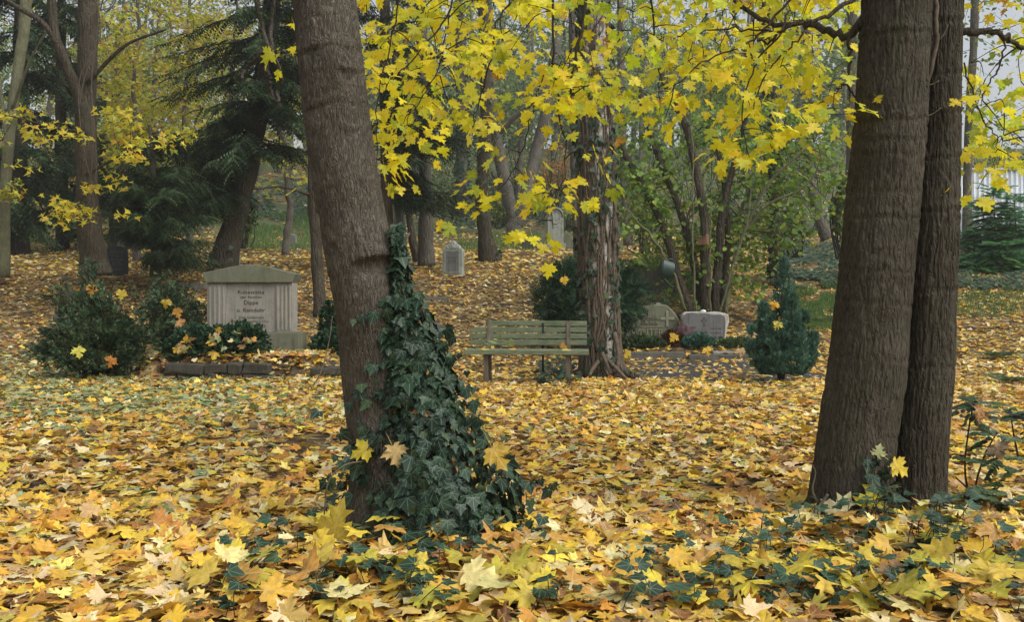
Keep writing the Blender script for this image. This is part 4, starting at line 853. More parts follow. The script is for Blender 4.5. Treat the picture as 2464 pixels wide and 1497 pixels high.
# ================================================================== bushes
GRN = {'juniper': ([(.055, .100, .050), (.085, .14, .065), (.038, .070, .038), (.13, .13, .06)], [.4, .3, .2, .1]), 'blue': ([(.066, .155, .112), (.10, .21, .15), (.044, .108, .078)], [.45, .3, .25]),
       'yew': ([(.016, .045, .024), (.028, .075, .036), (.055, .11, .05)], [.45, .4, .15]), 'dark': ([(.024, .050, .022), (.046, .085, .036), (.085, .13, .055)], [.45, .4, .15]), 'spruce': ([(.020, .040, .020), (.032, .060, .028), (.055, .085, .04)], [.5, .35, .15]),
       'hazel': ([(.19, .33, .045), (.27, .41, .06), (.12, .25, .05), (.38, .46, .07), (.11, .21, .09)], [.3, .25, .2, .12, .13]), 'under': ([(.06, .11, .05), (.10, .16, .07), (.16, .20, .07), (.05, .085, .05)], [.3, .3, .2, .2])}
def bush(parent, blobs, bases, n, s0, s1, pal, mat='needles', up=.8, name='foliage', dens=.55, hollow=.55):
    """leafy sprigs through a few ellipsoids, given as (centre, radii)"""
    g = Geo(); vol = np.array([np.prod(b[1]) ** .67 for b in blobs]); vol /= vol.sum()
    for (c, r), f_ in zip(blobs, vol):
        k = int(n * f_); d = rdir(k); rr = (hollow ** 3 + (1 - hollow ** 3) * rng.random(k)) ** (1 / 3) * (.78 + .4 * vn(d * 2.3 + 40, int(abs(c[0] * 90)) % 97)); pos = A(*c) + d * rr[:, None] * A(*r)
        kk = (.6 * vn(pos * (3.2 / max(r)) * 1.5 + 9, 5) + .4 * vn(pos * (8 / max(r)) + 3, 6)) > 1 - dens - .12; pos, d, k = pos[kk], d[kk], kk.sum()
        col = pick(GRN[pal][0], GRN[pal][1], k); y = nrm(d * .8 + A(0, 0, up) + rng.normal(0, .35, (k, 3)))
        scatter_v(g, bases, pos, frames(y, nrm(rdir(k) * .8 + A(0, -.3, .8))), rng.uniform(s0, s1, k), col)
    return g.build(name, M[mat], parent, True, 'stuff')
def stems(parent, base, tips, r0, mat='twig', name='stem', bend=.1):
    g = Geo()
    for tpt in tips:
        a = A(*base) + rng.normal(0, .02, 3) * [1, 1, 0]; tpt = A(*tpt); p_ = catmull(np.array([a, a * .5 + tpt * .5 + rng.normal(0, bend, 3) * np.linalg.norm(tpt - a) * .5, tpt]), 12); g.add(*tube(p_, np.linspace(r0, r0 * .3, 12), 6)[:2])
    return g.build(name, M[mat], parent, True, 'stuff')
def branchy(parent, base, blobs, nb, per, bases, s0, s1, pal, r0=.012, name='foliage', t0=.35, jit=.06, up=.35):
    gs, g = Geo(), Geo(); vol = np.array([np.prod(b[1]) ** .67 for b in blobs]); vol /= vol.sum(); P_, Y_ = [], []
    for i in range(nb):
        c, r = blobs[rng.choice(len(blobs), p=vol)]; tip = A(*c) + rdir(1)[0] * A(*r) * rng.uniform(.55, 1.12); b = A(*base) + rng.normal(0, .08, 3) * [1, 1, 0]; L = np.linalg.norm(tip - b)
        pth = catmull(np.array([b, b * .55 + tip * .45 + A(0, 0, .12 * L) + rng.normal(0, .06 * L, 3), tip]), 14); gs.add(*tube(pth, np.linspace(r0, .003, 14), 5)[:2])
        t_ = t0 + (1 - t0) * rng.random(per) ** .7; k = np.clip((t_ * 13).astype(int), 0, 12); d = nrm(pth[k + 1] - pth[k]); P_.append(pth[k] + (pth[k + 1] - pth[k]) * rng.random((per, 1)) + rng.normal(0, jit, (per, 3))); Y_.append(nrm(d + rng.normal(0, .55, (per, 3)) + A(0, 0, up)))
    P_, Y_ = np.concatenate(P_), np.concatenate(Y_); n = len(P_); br = np.repeat(rng.normal(1, .16, nb), per)[:, None]
    scatter_v(g, bases, P_, frames(Y_, rdir(n)), rng.uniform(s0, s1, n), np.clip(pick(GRN[pal][0], GRN[pal][1], n) * br, .005, 1)); gs.build('stem', M['twig'], parent, True, 'stuff'); return g.build(name, M['needles'], parent, True, 'stuff')
def px_blob(px, py, Y, rx, ry, rd=None): c = P(px, py, Y); return (tuple(c), (rx * Y / F, (rd if rd else rx) * Y / F, ry * Y / F))

jb = thing('juniper_bush', tuple(G(230, 900)), 'sprawling feathery juniper bush strewn with leaves at the left', 'bush')
JB = [px_blob(228, 650, 14.2, 30, 75), px_blob(190, 720, 14.0, 60, 50), px_blob(240, 840, 13.7, 130, 62), px_blob(100, 830, 13.9, 62, 42), px_blob(330, 830, 13.7, 65, 60), px_blob(230, 760, 13.9, 90, 60), px_blob(240, 885, 13.5, 110, 30)]
branchy(jb, G(245, 905), JB, 84, 40, JUN, .09, .18, 'juniper', .016)
for px, py, Y, c, lb in ((222, 688, 13.9, (.62, .30, .03), 'orange maple leaf caught in the top of the juniper'), (294, 700, 13.8, (.66, .50, .06), 'yellow leaf pair caught at the right side of the juniper'), (186, 838, 13.1, (.62, .6, .09), 'pale yellow leaf hanging on the front of the juniper'), (270, 862, 13.0, (.55, .22, .04), 'rusty leaf caught low in the juniper')):
    loose_leaf(lb, P(px, py, Y), (rng.normal(0, .3), 0, -1), (rng.normal(0, .3), -1, .3), .15, c)
hd = thing('yew_hedge', tuple(G(520, 865)), 'low dark yew hedge covered with leaves in front of the monument', 'bush')
bush(hd, [px_blob(470, 828, 14.3, 66, 46), px_blob(540, 830, 14.3, 70, 45), px_blob(605, 830, 14.2, 48, 48), px_blob(430, 845, 14.1, 40, 34), px_blob(580, 800, 14.4, 28, 28)], OVAL, 5200, .035, .07, 'yew', up=.2, dens=.75, hollow=.3)
stems(hd, G(530, 870), [P(470, 800, 14.3), P(560, 790, 14.3), P(620, 830, 14.2), P(430, 840, 14.2)], .02)
n = 34; px = rng.uniform(420, 640, n); py = 868 - 62 * np.sqrt(np.clip(1 - ((px - 530) / 125) ** 2, .05, 1)) * rng.uniform(.3, 1.15, n); g = Geo()
ll = thing('caught_leaves', tuple(P(530, 800, 13.9)), 'fallen yellow leaves caught on top of the low yew hedge', 'leaves'); ll['kind'] = 'stuff'
scatter_v(g, MAPLE_LO, P(px, py, 13.75), frames(rdir(n), nrm(rdir(n) * .7 + A(0, -.5, .8))), rng.uniform(.07, .12, n), pick(GOLD + GREENS[:2], W_GOLD + [.12, .12], n)); g.build('leaf', M['litter_leaf'], ll, True, 'stuff')
h2 = thing('yew_bush', tuple(G(415, 830)), 'dark shrub with orange leaves between juniper and monument', 'bush')
branchy(h2, G(410, 835), [px_blob(410, 745, 15.0, 46, 50), px_blob(400, 800, 14.8, 45, 40), px_blob(460, 790, 14.9, 36, 36)], 60, 40, JUN, .08, .15, 'juniper', .012)
stems(h2, G(410, 835), [P(400, 710, 15.), P(430, 740, 15.), P(380, 760, 14.9)], .02)
for px, py, c, lb in ((400, 722, (.55, .40, .04), 'yellow leaf on top of the shrub beside the monument'), (425, 745, (.55, .27, .04), 'brown orange leaf in the shrub beside the monument'), (430, 772, (.60, .30, .12), 'pinkish leaf in the shrub beside the monument')):
    loose_leaf(lb, P(px, py, 14.3), (rng.normal(0, .3), 0, -1), (rng.normal(0, .3), -1, .3), .14, c)
h3 = thing('yew_bush.001', tuple(G(800, 880)), 'small dark evergreen shrub tucked behind the leaning maple', 'bush')
bush(h3, [px_blob(800, 770, 15.6, 30, 50), px_blob(795, 835, 15.2, 48, 45), px_blob(835, 800, 15.5, 40, 60)], OVAL, 3200, .035, .07, 'yew', up=.3, dens=.7, hollow=.3)
stems(h3, G(805, 880), [P(800, 730, 15.6), P(830, 760, 15.5), P(780, 800, 15.3)], .02)
yb = thing('yew_bush.002', tuple(G(1420, 800)), 'broad dark green yew bush behind the bench and birch', 'bush')
YB = [px_blob(1370, 705, 17.6, 84, 78), px_blob(1490, 715, 17.8, 66, 72), px_blob(1430, 665, 17.9, 76, 48), px_blob(1420, 750, 17.4, 118, 44)]
bush(yb, YB, YEW, 3000, .12, .24, 'yew', up=.1, dens=.8, hollow=.2, name='inner_foliage'); branchy(yb, G(1420, 800), YB, 120, 40, YEW, .14, .26, 'yew', .014, t0=.5, jit=.07, up=.0)
loose_leaf('single yellow leaf caught on the broad yew bush', P(1357, 668, 16.9), (.2, 0, -1), (0, -1, .2), .14, (.75, .48, .03))
bj = thing('blue_juniper', tuple(G(1882, 912)), 'blue green conical juniper standing left of the fused maples', 'bush')
def spires(parent, sp, n, pal, s0, s1, name='foliage'):
    g = Geo(); w = np.array([q[2] * abs(q[4] - q[3]) for q in sp], float); w /= w.sum()
    for (px, Y, hw, y0, y1, lean), f_ in zip(sp, w):
        k = int(n * f_); t_ = rng.random(k) ** 1.25; rr = (hw * Y / F) * (np.sin(np.pi * np.clip(t_ * .93 + .10, 0, 1)) ** .75 * (1 - t_ * .45)) * np.sqrt(.15 + .85 * rng.random(k)) * (.75 + .6 * rng.random(k) ** 2); a = rng.uniform(0, 6.283, k)
        c = P(px + lean * t_, y0 + (y1 - y0) * t_, Y); pos = c + np.stack([np.cos(a) * rr, np.sin(a) * rr, 0 * a], -1)
        kk = vn(pos * 11, 6) > .36; pos, a, t_ = pos[kk], a[kk], t_[kk]; k = len(pos)
        scatter_v(g, JUN, pos, frames(nrm(np.stack([np.cos(a) * .45, np.sin(a) * .45, 1 + 0 * a], -1) + rng.normal(0, .2, (k, 3))), rdir(k)), rng.uniform(s0, s1, k), pick(GRN[pal][0], GRN[pal][1], k))
    return g.build(name, M['needles'], parent, True, 'stuff')
spires(bj, [(1882, 13.8, 34, 900, 632, 4), (1845, 13.7, 27, 905, 738, -8), (1922, 13.7, 32, 905, 742, 14), (1862, 13.5, 30, 905, 768, -6), (1902, 13.5, 30, 905, 722, 6), (1826, 13.6, 22, 890, 782, -16), (1942, 13.7, 22, 890, 796, 14), (1880, 13.4, 26, 905, 790, -4), (1915, 13.4, 24, 905, 800, 8)], 6400, 'blue', .06, .14)
stems(bj, G(1882, 914), [P(1882, 700, 13.8), P(1840, 800, 13.7), P(1925, 800, 13.7), P(1870, 760, 13.7)], .028)
for px, py, c, lb in ((1866, 728, (.72, .42, .03), 'orange yellow leaf caught on the blue juniper tip'), (1875, 776, (.70, .62, .10), 'small pale leaf caught on the blue juniper'), (1900, 868, (.65, .45, .05), 'yellow leaf low in the blue juniper')):
    loose_leaf(lb, P(px, py, 13.35), (rng.normal(0, .4), 0, -1), (0, -1, .3), .12, c)
# grave planting on the two graves
for lb, px, hw, py, pal, cat in (('bluish green grave planting below the carved boulder', 1545, 52, 828, 'juniper', 'plant'), ('small pine shrub in front of the granite headstone', 1678, 34, 824, 'blue', 'bush'), ('low heath plants left of the blue juniper', 1775, 60, 832, 'under', 'plant')):
    Yp = 17.55; t = thing('grave_plant', tuple(P(px, 840, Yp)), lb, cat); bush(t, [px_blob(px, py + 6, Yp, hw, 18, 30)], JUN, 1300, .07, .13, pal, up=.7, dens=.72, hollow=.1); stems(t, P(px, 842, Yp), [P(px - hw * .5, py - 8, Yp), P(px + hw * .5, py - 8, Yp), P(px, py - 12, Yp)], .008)
t = thing('heather', tuple(P(1640, 822, 17.6)), 'pink flowering heather between the two graves', 'plant')
GRN['pink'] = ([(.26, .14, .20), (.34, .22, .27), (.14, .10, .08)], [.4, .4, .2]); GRN['red'] = ([(.07, .03, .025), (.20, .04, .02), (.05, .05, .025)], [.5, .2, .3])
bush(t, [px_blob(1645, 803, 17.6, 22, 11, 14)], FINE, 170, .07, .13, 'pink', up=1.6, dens=.6, hollow=.1); bush(t, [px_blob(1620, 815, 17.55, 22, 17, 14)], SPRIG, 500, .06, .1, 'red', up=.8, dens=.9, hollow=.1, name='leafage')
for px, py, c, lb in ((1626, 806, (.72, .48, .04), 'yellow leaf among the heather between the graves'), (1700, 838, (.72, .45, .04), 'orange leaf on the kerb below the granite headstone'), (1782, 840, (.55, .38, .2), 'tan leaf leaning on the kerb near the blue juniper'), (1510, 845, (.72, .52, .05), 'yellow leaf at the kerb corner beside the birch')):
    loose_leaf(lb, P(px, py, 16.75), (rng.normal(0, .5), 0, -1), (0, -1, .5), .15, c)

# ================================================================== many-stemmed hazel with birdhouse and watering can
hz = thing('hazel_shrub', tuple(G(1700, 755)), 'many stemmed green leaved shrub behind the granite headstone', 'shrub')
HZ = [([(1660, 752, 20), (1640, 690, 20), (1590, 530, 20.2), (1490, 345, 20.6), (1420, 200, 21)], .105, .05), ([(1690, 755, 20.2), (1672, 640, 20.3), (1635, 510, 20.4), (1570, 330, 20.8), (1530, 180, 21)], .10, .045), ([(1700, 755, 20), (1697, 640, 20), (1690, 480, 20), (1648, 300, 20.2), (1595, 190, 20.4), (1560, 90, 20.5)], .11, .05),
      ([(1722, 755, 20.1), (1725, 640, 20.1), (1742, 500, 20.2), (1770, 380, 20.4), (1800, 250, 20.5)], .10, .04), ([(1738, 757, 20.3), (1746, 660, 20.3), (1752, 560, 20.3), (1735, 400, 20.5), (1700, 300, 20.7)], .085, .04), ([(1744, 758, 20), (1760, 660, 19.9), (1790, 560, 19.8), (1850, 440, 19.6), (1960, 340, 19.4)], .05, .018),
      ([(1790, 560, 19.8), (1850, 490, 19.6), (1920, 460, 19.4), (1960, 420, 19.3), (1980, 360, 19.2)], .03, .012), ([(1650, 750, 19.8), (1610, 640, 19.6), (1560, 560, 19.4), (1500, 500, 19.3)], .04, .015), ([(1675, 755, 19.7), (1668, 560, 19.6), (1668, 380, 19.6), (1660, 250, 19.7)], .022, .01), ([(1710, 755, 19.6), (1708, 600, 19.6), (1712, 430, 19.7)], .018, .008), ([(1730, 757, 19.6), (1770, 620, 19.5), (1800, 520, 19.5), (1812, 420, 19.6)], .022, .008), ([(1715, 756, 20.5), (1760, 560, 20.8), (1830, 420, 21), (1880, 340, 21.2)], .05, .02)]
HN = []
for pts, r0, r1 in HZ:
    p_ = catmull(limb_pts(pts), 30); p_[2:] += (fbm(np.c_[np.arange(28) * .4, np.full(28, pts[0][0]), np.zeros(28)], 3)[:, None] - .5) * .08; V, T, D = tube(p_, np.linspace(r0, r1, 30), 12); V += D * (fbm(V * [9, 9, 4], 2)[:, None] - .5) * r0 * .35
    Geo().add(V, T).build('stem', M['green_bark'] if r0 < .06 else M['brown_bark'], hz); HN.append(p_[6:])
HN = np.concatenate(HN); gt = Geo(); gl = Geo(); CPS = []
for _ in range(540):
    q = rng.uniform([1470, 250], [2040, 740]); 
    if not inpoly(q[0], q[1], [(1480, 280), (1900, 250), (2035, 300), (2035, 580), (1900, 600), (1850, 720), (1600, 740), (1560, 600), (1480, 560)]): continue
    c = P(q[0], q[1], rng.uniform(19.9, 22.3)); i = int(np.argmin(np.linalg.norm((HN - c) * [1, 1, .7], axis=1) + np.where(HN[:, 2] > c[2] + .3, .6, 0))); a = HN[i]
    if np.linalg.norm(c - a) > 1.5: continue
    p_ = catmull(np.array([a, (a + c) / 2 + A(0, 0, .08), c]), 8); gt.add(*tube(p_, np.linspace(.009, .004, 8), 4)[:2]); CPS.append(c); CPS += [p_[5] + rng.normal(0, .04, 3)]
CPS = np.repeat(np.array(CPS), 7, 0); n = len(CPS); pos = CPS + rng.normal(0, .12, (n, 3)) * [1, 1, .8]
a = rng.uniform(0, 6.28, n); R = frames(np.stack([np.cos(a), np.sin(a), -.5 - rng.random(n) * .6], -1), np.stack([rng.normal(0, .4, n), rng.normal(-.4, .4, n), .8 + 0 * a], -1)); s_ = rng.uniform(.07, .125, n); col = pick(*GRN['hazel'], n) * .88
rest = individuals(hz, OVAL, pos, R, s_, col, M['green_leaf'], 'leaf', 300, screen_score(pos, s_), 12)
scatter_v(gl, OVAL, pos[rest], R[rest], s_[rest], col[rest]); gl.build('foliage', M['green_leaf'], hz, True, 'stuff'); gt.build('twig', M['twig'], hz, True, 'stuff')
q = P(1690, 588, 19.75); bh = thing('birdhouse', tuple(q), 'small open fronted wooden nest box on a shrub stem', 'nest box'); Mx = place(*q, math.radians(-32))
from_bm('floor', bm_box(.24, .22, .016, .003, (-.02, 0, -.016)), M['nest_wood'], bh, Mx); from_bm('roof', bm_box(.235, .21, .016, .003, (-.015, 0, .135)), M['nest_wood'], bh, Mx)
from_bm('side_panel', bm_box(.16, .014, .133, .002, (.015, -.085, .001)), M['nest_wood'], bh, Mx); from_bm('side_panel', bm_box(.16, .014, .133, .002, (.015, .085, .001)), M['nest_wood'], bh, Mx); from_bm('back_panel', bm_box(.014, .16, .20, .002, (.103, 0, .001)), M['nest_wood'], bh, Mx); from_bm('front_panel', bm_box(.012, .154, .06, .002, (-.058, 0, .001)), M['nest_wood'], bh, Mx)
q = P(1604, 648, 19.4); wc = thing('watering_can', tuple(q), 'dark green watering can hanging spout down on the shrub', 'watering can'); Mx = place(*q, math.radians(15), 0, math.radians(102))
b = bmesh.new(); bmesh.ops.create_cone(b, cap_ends=True, segments=24, radius1=.13, radius2=.115, depth=.30); bmesh.ops.bevel(b, geom=[e for e in b.edges if e.calc_face_angle(0) > .8], offset=.02, segments=3, affect='EDGES'); bmesh.ops.scale(b, vec=(1.45, .8, .9), verts=b.verts)
from_bm('body', b, M['can_plastic'], wc, Mx, False)
def loc_tube(pts, r, name, par, mat, Mx, n=18):
    V, T, _ = tube(catmull(np.array(pts, float), n), r, 10); V = np.c_[V, np.ones(len(V))] @ np.array(Mx).T; return Geo().add(V[:, :3], T).build(name, mat, par)
loc_tube([(.09, 0, -.09), (.19, 0, -.02), (.27, 0, .10), (.30, 0, .17)], np.linspace(.035, .014, 18), 'spout', wc, M['can_plastic'], Mx); loc_tube([(.30, 0, .17), (.315, 0, .20)], np.linspace(.016, .04, 6), 'rose', wc, M['can_plastic'], Mx, 6)
loc_tube([(-.10, 0, -.07), (-.21, 0, .02), (-.17, 0, .15), (-.02, 0, .19), (.06, 0, .125)], .014, 'handle', wc, M['can_plastic'], Mx)

# ================================================================== mahonia beside the fused maples, twigs
mh = thing('mahonia', tuple(G(2330, 1215)), 'young mahonia with dark holly like leaves right of the fused maples', 'plant'); g = Geo()
MS = [([(2335, 1215, 5.5), (2322, 1130, 5.45), (2330, 1040, 5.45), (2345, 960, 5.5)], [(2345, 965), (2325, 1000), (2360, 975)]), ([(2338, 1215, 5.5), (2352, 1150, 5.5), (2372, 1090, 5.45), (2400, 1040, 5.4)], [(2395, 1045), (2365, 1105), (2410, 1100)]), ([(2450, 1100, 5.6), (2440, 1050, 5.6), (2432, 1000, 5.6)], [(2432, 1000), (2455, 1010)]), ([(2335, 1215, 5.5), (2330, 1180, 5.4), (2300, 1150, 5.3)], [(2290, 1190), (2330, 1170), (2380, 1190), (2400, 1220), (2300, 1230)])]
for pts, tips in MS:
    p_ = catmull(limb_pts(pts), 12); g.add(*tube(p_, np.linspace(.007, .004, 12), 6)[:2])
g.build('stem', M['brown_bark'], mh, True, 'stuff'); pos, R_, D_ = [], [], []
for pts, tips in MS:
    for tx, ty in tips:
        c = P(tx, ty, pts[-1][2])
        for f_ in range(4):
            d = nrm(A(rng.normal(), rng.normal() * .8 - .3, rng.normal(0, .25)))
            for i in range(5):
                for sg in (-1, 1):
                    sd_ = np.cross(d, A(0, 0, 1)); pos.append(c + d * (.03 + .032 * i)); D_.append(nrm(sd_ * sg + d * .55 + A(0, 0, -.25))); R_.append(nrm(A(rng.normal(0, .25), -.45, .9)))
pos = np.array(pos); s_ = rng.uniform(.035, .062, len(pos)); R = frames(np.array(D_), np.array(R_)); col = pick([(.035, .075, .025), (.025, .055, .03), (.06, .10, .03)], [.5, .3, .2], len(pos))
rest = individuals(mh, HOLLY, pos, R, s_, col, M['ivy_leaf'], 'leaf', 300, screen_score(pos, s_), 8)
if rest.any(): g = Geo(); scatter_v(g, HOLLY, pos[rest], R[rest], s_[rest], col[rest]); g.build('foliage', M['ivy_leaf'], mh, True, 'stuff')
loose_leaf('rusty brown leaf caught on top of the mahonia', P(2350, 985, 5.35), (1, 0, -.5), (0, -.7, .7), .10, (.30, .13, .03))
loose_leaf('curled tan leaf hanging on the mahonia', P(2395, 1070, 5.3), (.5, 0, -.9), (-.3, -.8, .2), .10, (.36, .27, .2))
for lb, px, py, Y, tip, nn_, s_, c in (('large pale cream leaf leaning on the foot of the fused maples', 2010, 1250, 4.95, (.45, .1, .75), (-.2, -.8, .5), .16, (.66, .62, .36)), ('large yellow green leaf standing at the fused maple foot', 2095, 1225, 4.95, (.1, .1, 1), (.2, -.9, .3), .15, (.55, .50, .04)), ('pale torn leaf lying below the large cream leaf', 2030, 1280, 4.85, (.9, -.2, -.2), (0, -.5, .8), .16, (.68, .60, .36)), ('pale green leaf caught high on the ivy sprig at the seam', 2112, 1100, 5.0, (.2, 0, 1), (.1, -1, .2), .07, (.52, .56, .28)), ('yellow leaf dangling right of the seam of the fused maples', 2150, 1115, 5.0, (.7, 0, -.6), (.1, -.9, .4), .10, (.66, .50, .03)), ('tan curled leaf lodged in the ivy cone', 945, 1075, 4.45, (.3, 0, -1), (.2, -1, .2), .10, (.55, .40, .16)), ('olive yellow leaf lodged at the left edge of the ivy cone', 885, 1075, 4.5, (-.8, 0, -.5), (0, -.8, .6), .10, (.52, .42, .03)), ('large yellow leaf leaning on the left foot of the ivy cone', 800, 1300, 4.35, (.2, .1, 1), (-.3, -.8, .5), .19, (.55, .42, .05)), ('brown leaf lodged in the upper ivy', 1015, 985, 4.5, (-.2, 0, -1), (.2, -1, .2), .07, (.45, .28, .12)), ('golden brown leaf lodged at the right of the ivy cone', 1185, 1080, 4.45, (.5, 0, -.8), (.3, -.9, .3), .12, (.45, .30, .03))):
    loose_leaf(lb, P(px, py, Y), tip, nn_, s_, c, MAPLE[int(rng.integers(8))])
for lb, pts, r in (('thin arching bare twig in the middle foreground', [(1400, 1290, 4.7), (1500, 1330, 4.3), (1550, 1400, 4.1), (1590, 1490, 3.7)], .004), ('broken branch piece leaning left of the fused maples', [(1948, 1255, 4.95), (1975, 1215, 5.0), (1992, 1190, 5.0)], .012), ('small crooked twig standing left of the fused maples', [(1968, 1210, 5.1), (1955, 1180, 5.1), (1962, 1140, 5.1), (1955, 1120, 5.1)], .006), ('forked bare twig lying in the ivy at lower right', [(2080, 1420, 4.2), (2130, 1370, 4.3), (2190, 1400, 4.25)], .005), ('thin upright bare stem in the right corner', [(2405, 1490, 3.8), (2408, 1440, 3.8), (2410, 1390, 3.85)], .005), ('thin bare sapling leaning beside the leaning maple', [(735, 955, 12.0), (770, 900, 12.0), (790, 830, 12.1), (800, 760, 12.2)], .008)):
    t = thing('twig', tuple(limb_pts(pts)[0]), lb, 'twig'); Geo().add(*tube(catmull(limb_pts(pts), 16), np.linspace(r, r * .6, 16), 6)[:2]).build('stem', M['old_wood'], t)
sp_ = thing('ivy_sprig', tuple(P(2130, 1250, 5.0)), 'upright ivy sprig with pale bare stems in the seam of the fused maples', 'ivy'); g = Geo()
for pts in ([(2142, 1245, 5.0), (2150, 1200, 4.97), (2135, 1165, 4.97), (2145, 1130, 4.97)], [(2122, 1250, 5.0), (2112, 1190, 4.97), (2105, 1140, 4.97), (2110, 1110, 4.97)]): g.add(*tube(catmull(limb_pts(pts), 14), np.linspace(.008, .004, 14), 6)[:2])
g.build('stem', M['ivy_stem'], sp_, True, 'stuff'); n = 14; ex = P(rng.uniform(2085, 2150, n), rng.uniform(1105, 1175, n), 4.95)
ivy_leaves(sp_, ex, nrm(A(0, -1, .4) + rng.normal(0, .3, (n, 3))), nrm(A(0, 0, -1) + rng.normal(0, .5, (n, 3))), rng.uniform(.04, .06, n), 14)

# ================================================================== trees and thickets behind
FY = {'yg': ([(.50, .50, .05), (.38, .44, .06), (.62, .56, .06), (.24, .34, .08), (.30, .19, .13), (.58, .34, .04)], [.28, .25, .16, .13, .12, .06]),
      'mist': ([(.16, .25, .12), (.24, .33, .15), (.37, .38, .13), (.11, .18, .09)], [.35, .3, .15, .2]), 'green': ([(.12, .20, .05), (.20, .28, .06), (.40, .40, .07), (.08, .14, .05)], [.35, .3, .15, .2]),
      'rust': ([(.42, .20, .06), (.35, .22, .12), (.50, .32, .08)], [.4, .4, .2]), 'gold': ([(.76, .68, .05), (.64, .60, .06), (.70, .48, .05), (.40, .46, .07)], [.4, .25, .15, .2])}
def wtube(pts, wid, n=40, sides=14, rough=.25, wig=.0):
    """trunk through (px,py,Y) with picture widths"""
    p_ = catmull(limb_pts(pts), n); w = np.interp(np.linspace(0, 1, n), np.linspace(0, 1, len(wid)), wid) / 2 * np.array([q[1] for q in p_]) / F
    if wig: p_[1:] += (fbm(np.c_[np.arange(n - 1) * .3, np.full(n - 1, pts[0][0] * .37), np.zeros(n - 1)], 3)[:, None] - .5) * wig
    V, T, D = tube(p_, w, sides); V = V + D * ((fbm(V * [5, 5, 1.6], 3) - .5) * np.repeat(w, sides) * rough * 2)[:, None]; return V, T, p_
def sprays(tree, N, centres, bases, s0, s1, pal, k, spread, mat='far_leaf', tw_r=.008, name='crown', maxd=9e9, indiv=0):
    g, gt = Geo(), Geo(); CP = []
    for c in centres:
        d = np.linalg.norm(N - c, axis=1) + np.where(N[:, 2] > c[2] + .6, .8, 0); i = int(np.argmin(d)); a = N[i]
        if d[i] > maxd: continue
        L = np.linalg.norm(c - a); p_ = catmull(np.array([a, (a + c) / 2 + A(0, 0, .08 * L) + rng.normal(0, .04 * L, 3), c]), 6); gt.add(*tube(p_, np.linspace(tw_r, tw_r * .4, 6), 4)[:2]); CP.append(c); CP.append(p_[4])
        N = np.vstack([N, p_[2:5:2]])
    CP = np.repeat(np.array(CP), k, 0); n = len(CP); pos = CP + rng.normal(0, spread, (n, 3)) * [1, 1, .45]; a = rng.uniform(0, 6.283, n)
    R = frames(np.stack([np.cos(a), np.sin(a), -rng.random(n)], -1), np.stack([rng.normal(0, .5, n), rng.normal(-.4, .5, n), .75 + 0 * a], -1)); s = rng.uniform(s0, s1, n); col = pick(FY[pal][0], FY[pal][1], n)
    scatter_v(g, bases, pos, R, s, col); gt.build('twig', M['twig'], tree, True, 'stuff'); return g.build(name, M[mat], tree, True, 'stuff')
def trunk(label, pts, wid, mat, limbs=(), name='tree', ivy_n=0, wig=.0, group=None):
    t = thing(name, tuple(limb_pts(pts[:1])[0]), label, 'tree', group); V, T, p_ = wtube(pts, wid, wig=wig); Geo().add(V, T).build('trunk', M[mat], t); N = [p_[8:]]
    for lp, lw in limbs: V, T, q = wtube(lp, lw, 24, 8, .2, wig); Geo().add(V, T).build('branch', M[mat], t); N.append(q)
    if ivy_n:
        i = rng.integers(0, len(p_), ivy_n); a = rng.uniform(0, 6.283, ivy_n); r_ = np.interp(i / len(p_), np.linspace(0, 1, len(wid)), wid) / 2 * p_[i, 1] / F + .04
        on = np.stack([np.cos(a), np.sin(a), 0 * a], -1); pos = p_[i] + on * (r_ * rng.uniform(.8, 1.5, ivy_n))[:, None] + A(0, 0, 1) * rng.uniform(-.3, .3, (ivy_n, 1))
        scatter_v(g := Geo(), IVY, pos, frames(nrm(A(0, 0, -1) + rng.normal(0, .5, (ivy_n, 3))), on + A(0, 0, .5)), rng.uniform(.09, .16, ivy_n), ivy_cols(ivy_n)); g.build('foliage', M['ivy_leaf'], t, True, 'stuff')
    return t, np.concatenate(N)
def poly_pts(poly, n, ya, yb):
    poly = np.array(poly, float); q = rng.uniform(poly.min(0), poly.max(0), (n * 12, 2)); q = q[inpoly(q[:, 0], q[:, 1], poly) & (vn(np.c_[q / 60, 0 * q[:, 0]], 33) > .36)][:n]
    return [P(a, b, rng.uniform(ya, yb)) for a, b in q]

t, N = trunk('slender greenish forked trunk at the far left edge', [(4, 668, 24), (10, 540, 24), (16, 400, 24), (38, 200, 24.2), (60, 40, 24.5), (70, -250, 25)], [36, 27, 26, 25, 26, 24], 'green_bark', [([(20, 350, 24), (2, 230, 24), (-20, 60, 24)], [14, 9]), ([(30, 260, 24), (80, 130, 23.5), (150, 20, 23)], [8, 4])])
sprays(t, N, poly_pts([(-20, 260), (70, 250), (60, 480), (-20, 500)], 9, 22.5, 23.6), STAR, .12, .19, 'yg', 6, .13)
t, N = trunk('thick dark trunk with forked limb left of the slate headstone', [(228, 662, 22), (223, 610, 22), (210, 480, 22), (206, 350, 22), (206, 250, 22), (212, 100, 22), (214, -300, 22.3)], [84, 62, 52, 48, 46, 48, 44], 'brown_bark',
    [([(204, 330, 21.9), (190, 235, 21.7), (152, 135, 21.5), (128, 60, 21.4), (120, -150, 21.3)], [30, 22]), ([(158, 150, 21.5), (110, 62, 21.3), (40, 15, 21.2), (-30, -30, 21)], [15, 10]), ([(210, 200, 21.8), (300, 110, 21.5), (400, 70, 21.2)], [12, 5]), ([(208, 420, 21.8), (320, 360, 21.4), (420, 330, 21.2)], [7, 3]), ([(206, 320, 21.7), (110, 300, 21.2), (10, 275, 20.8)], [6, 3]), ([(210, 480, 21.7), (170, 500, 21.2), (120, 510, 21)], [5, 3])], 'maple_tree')
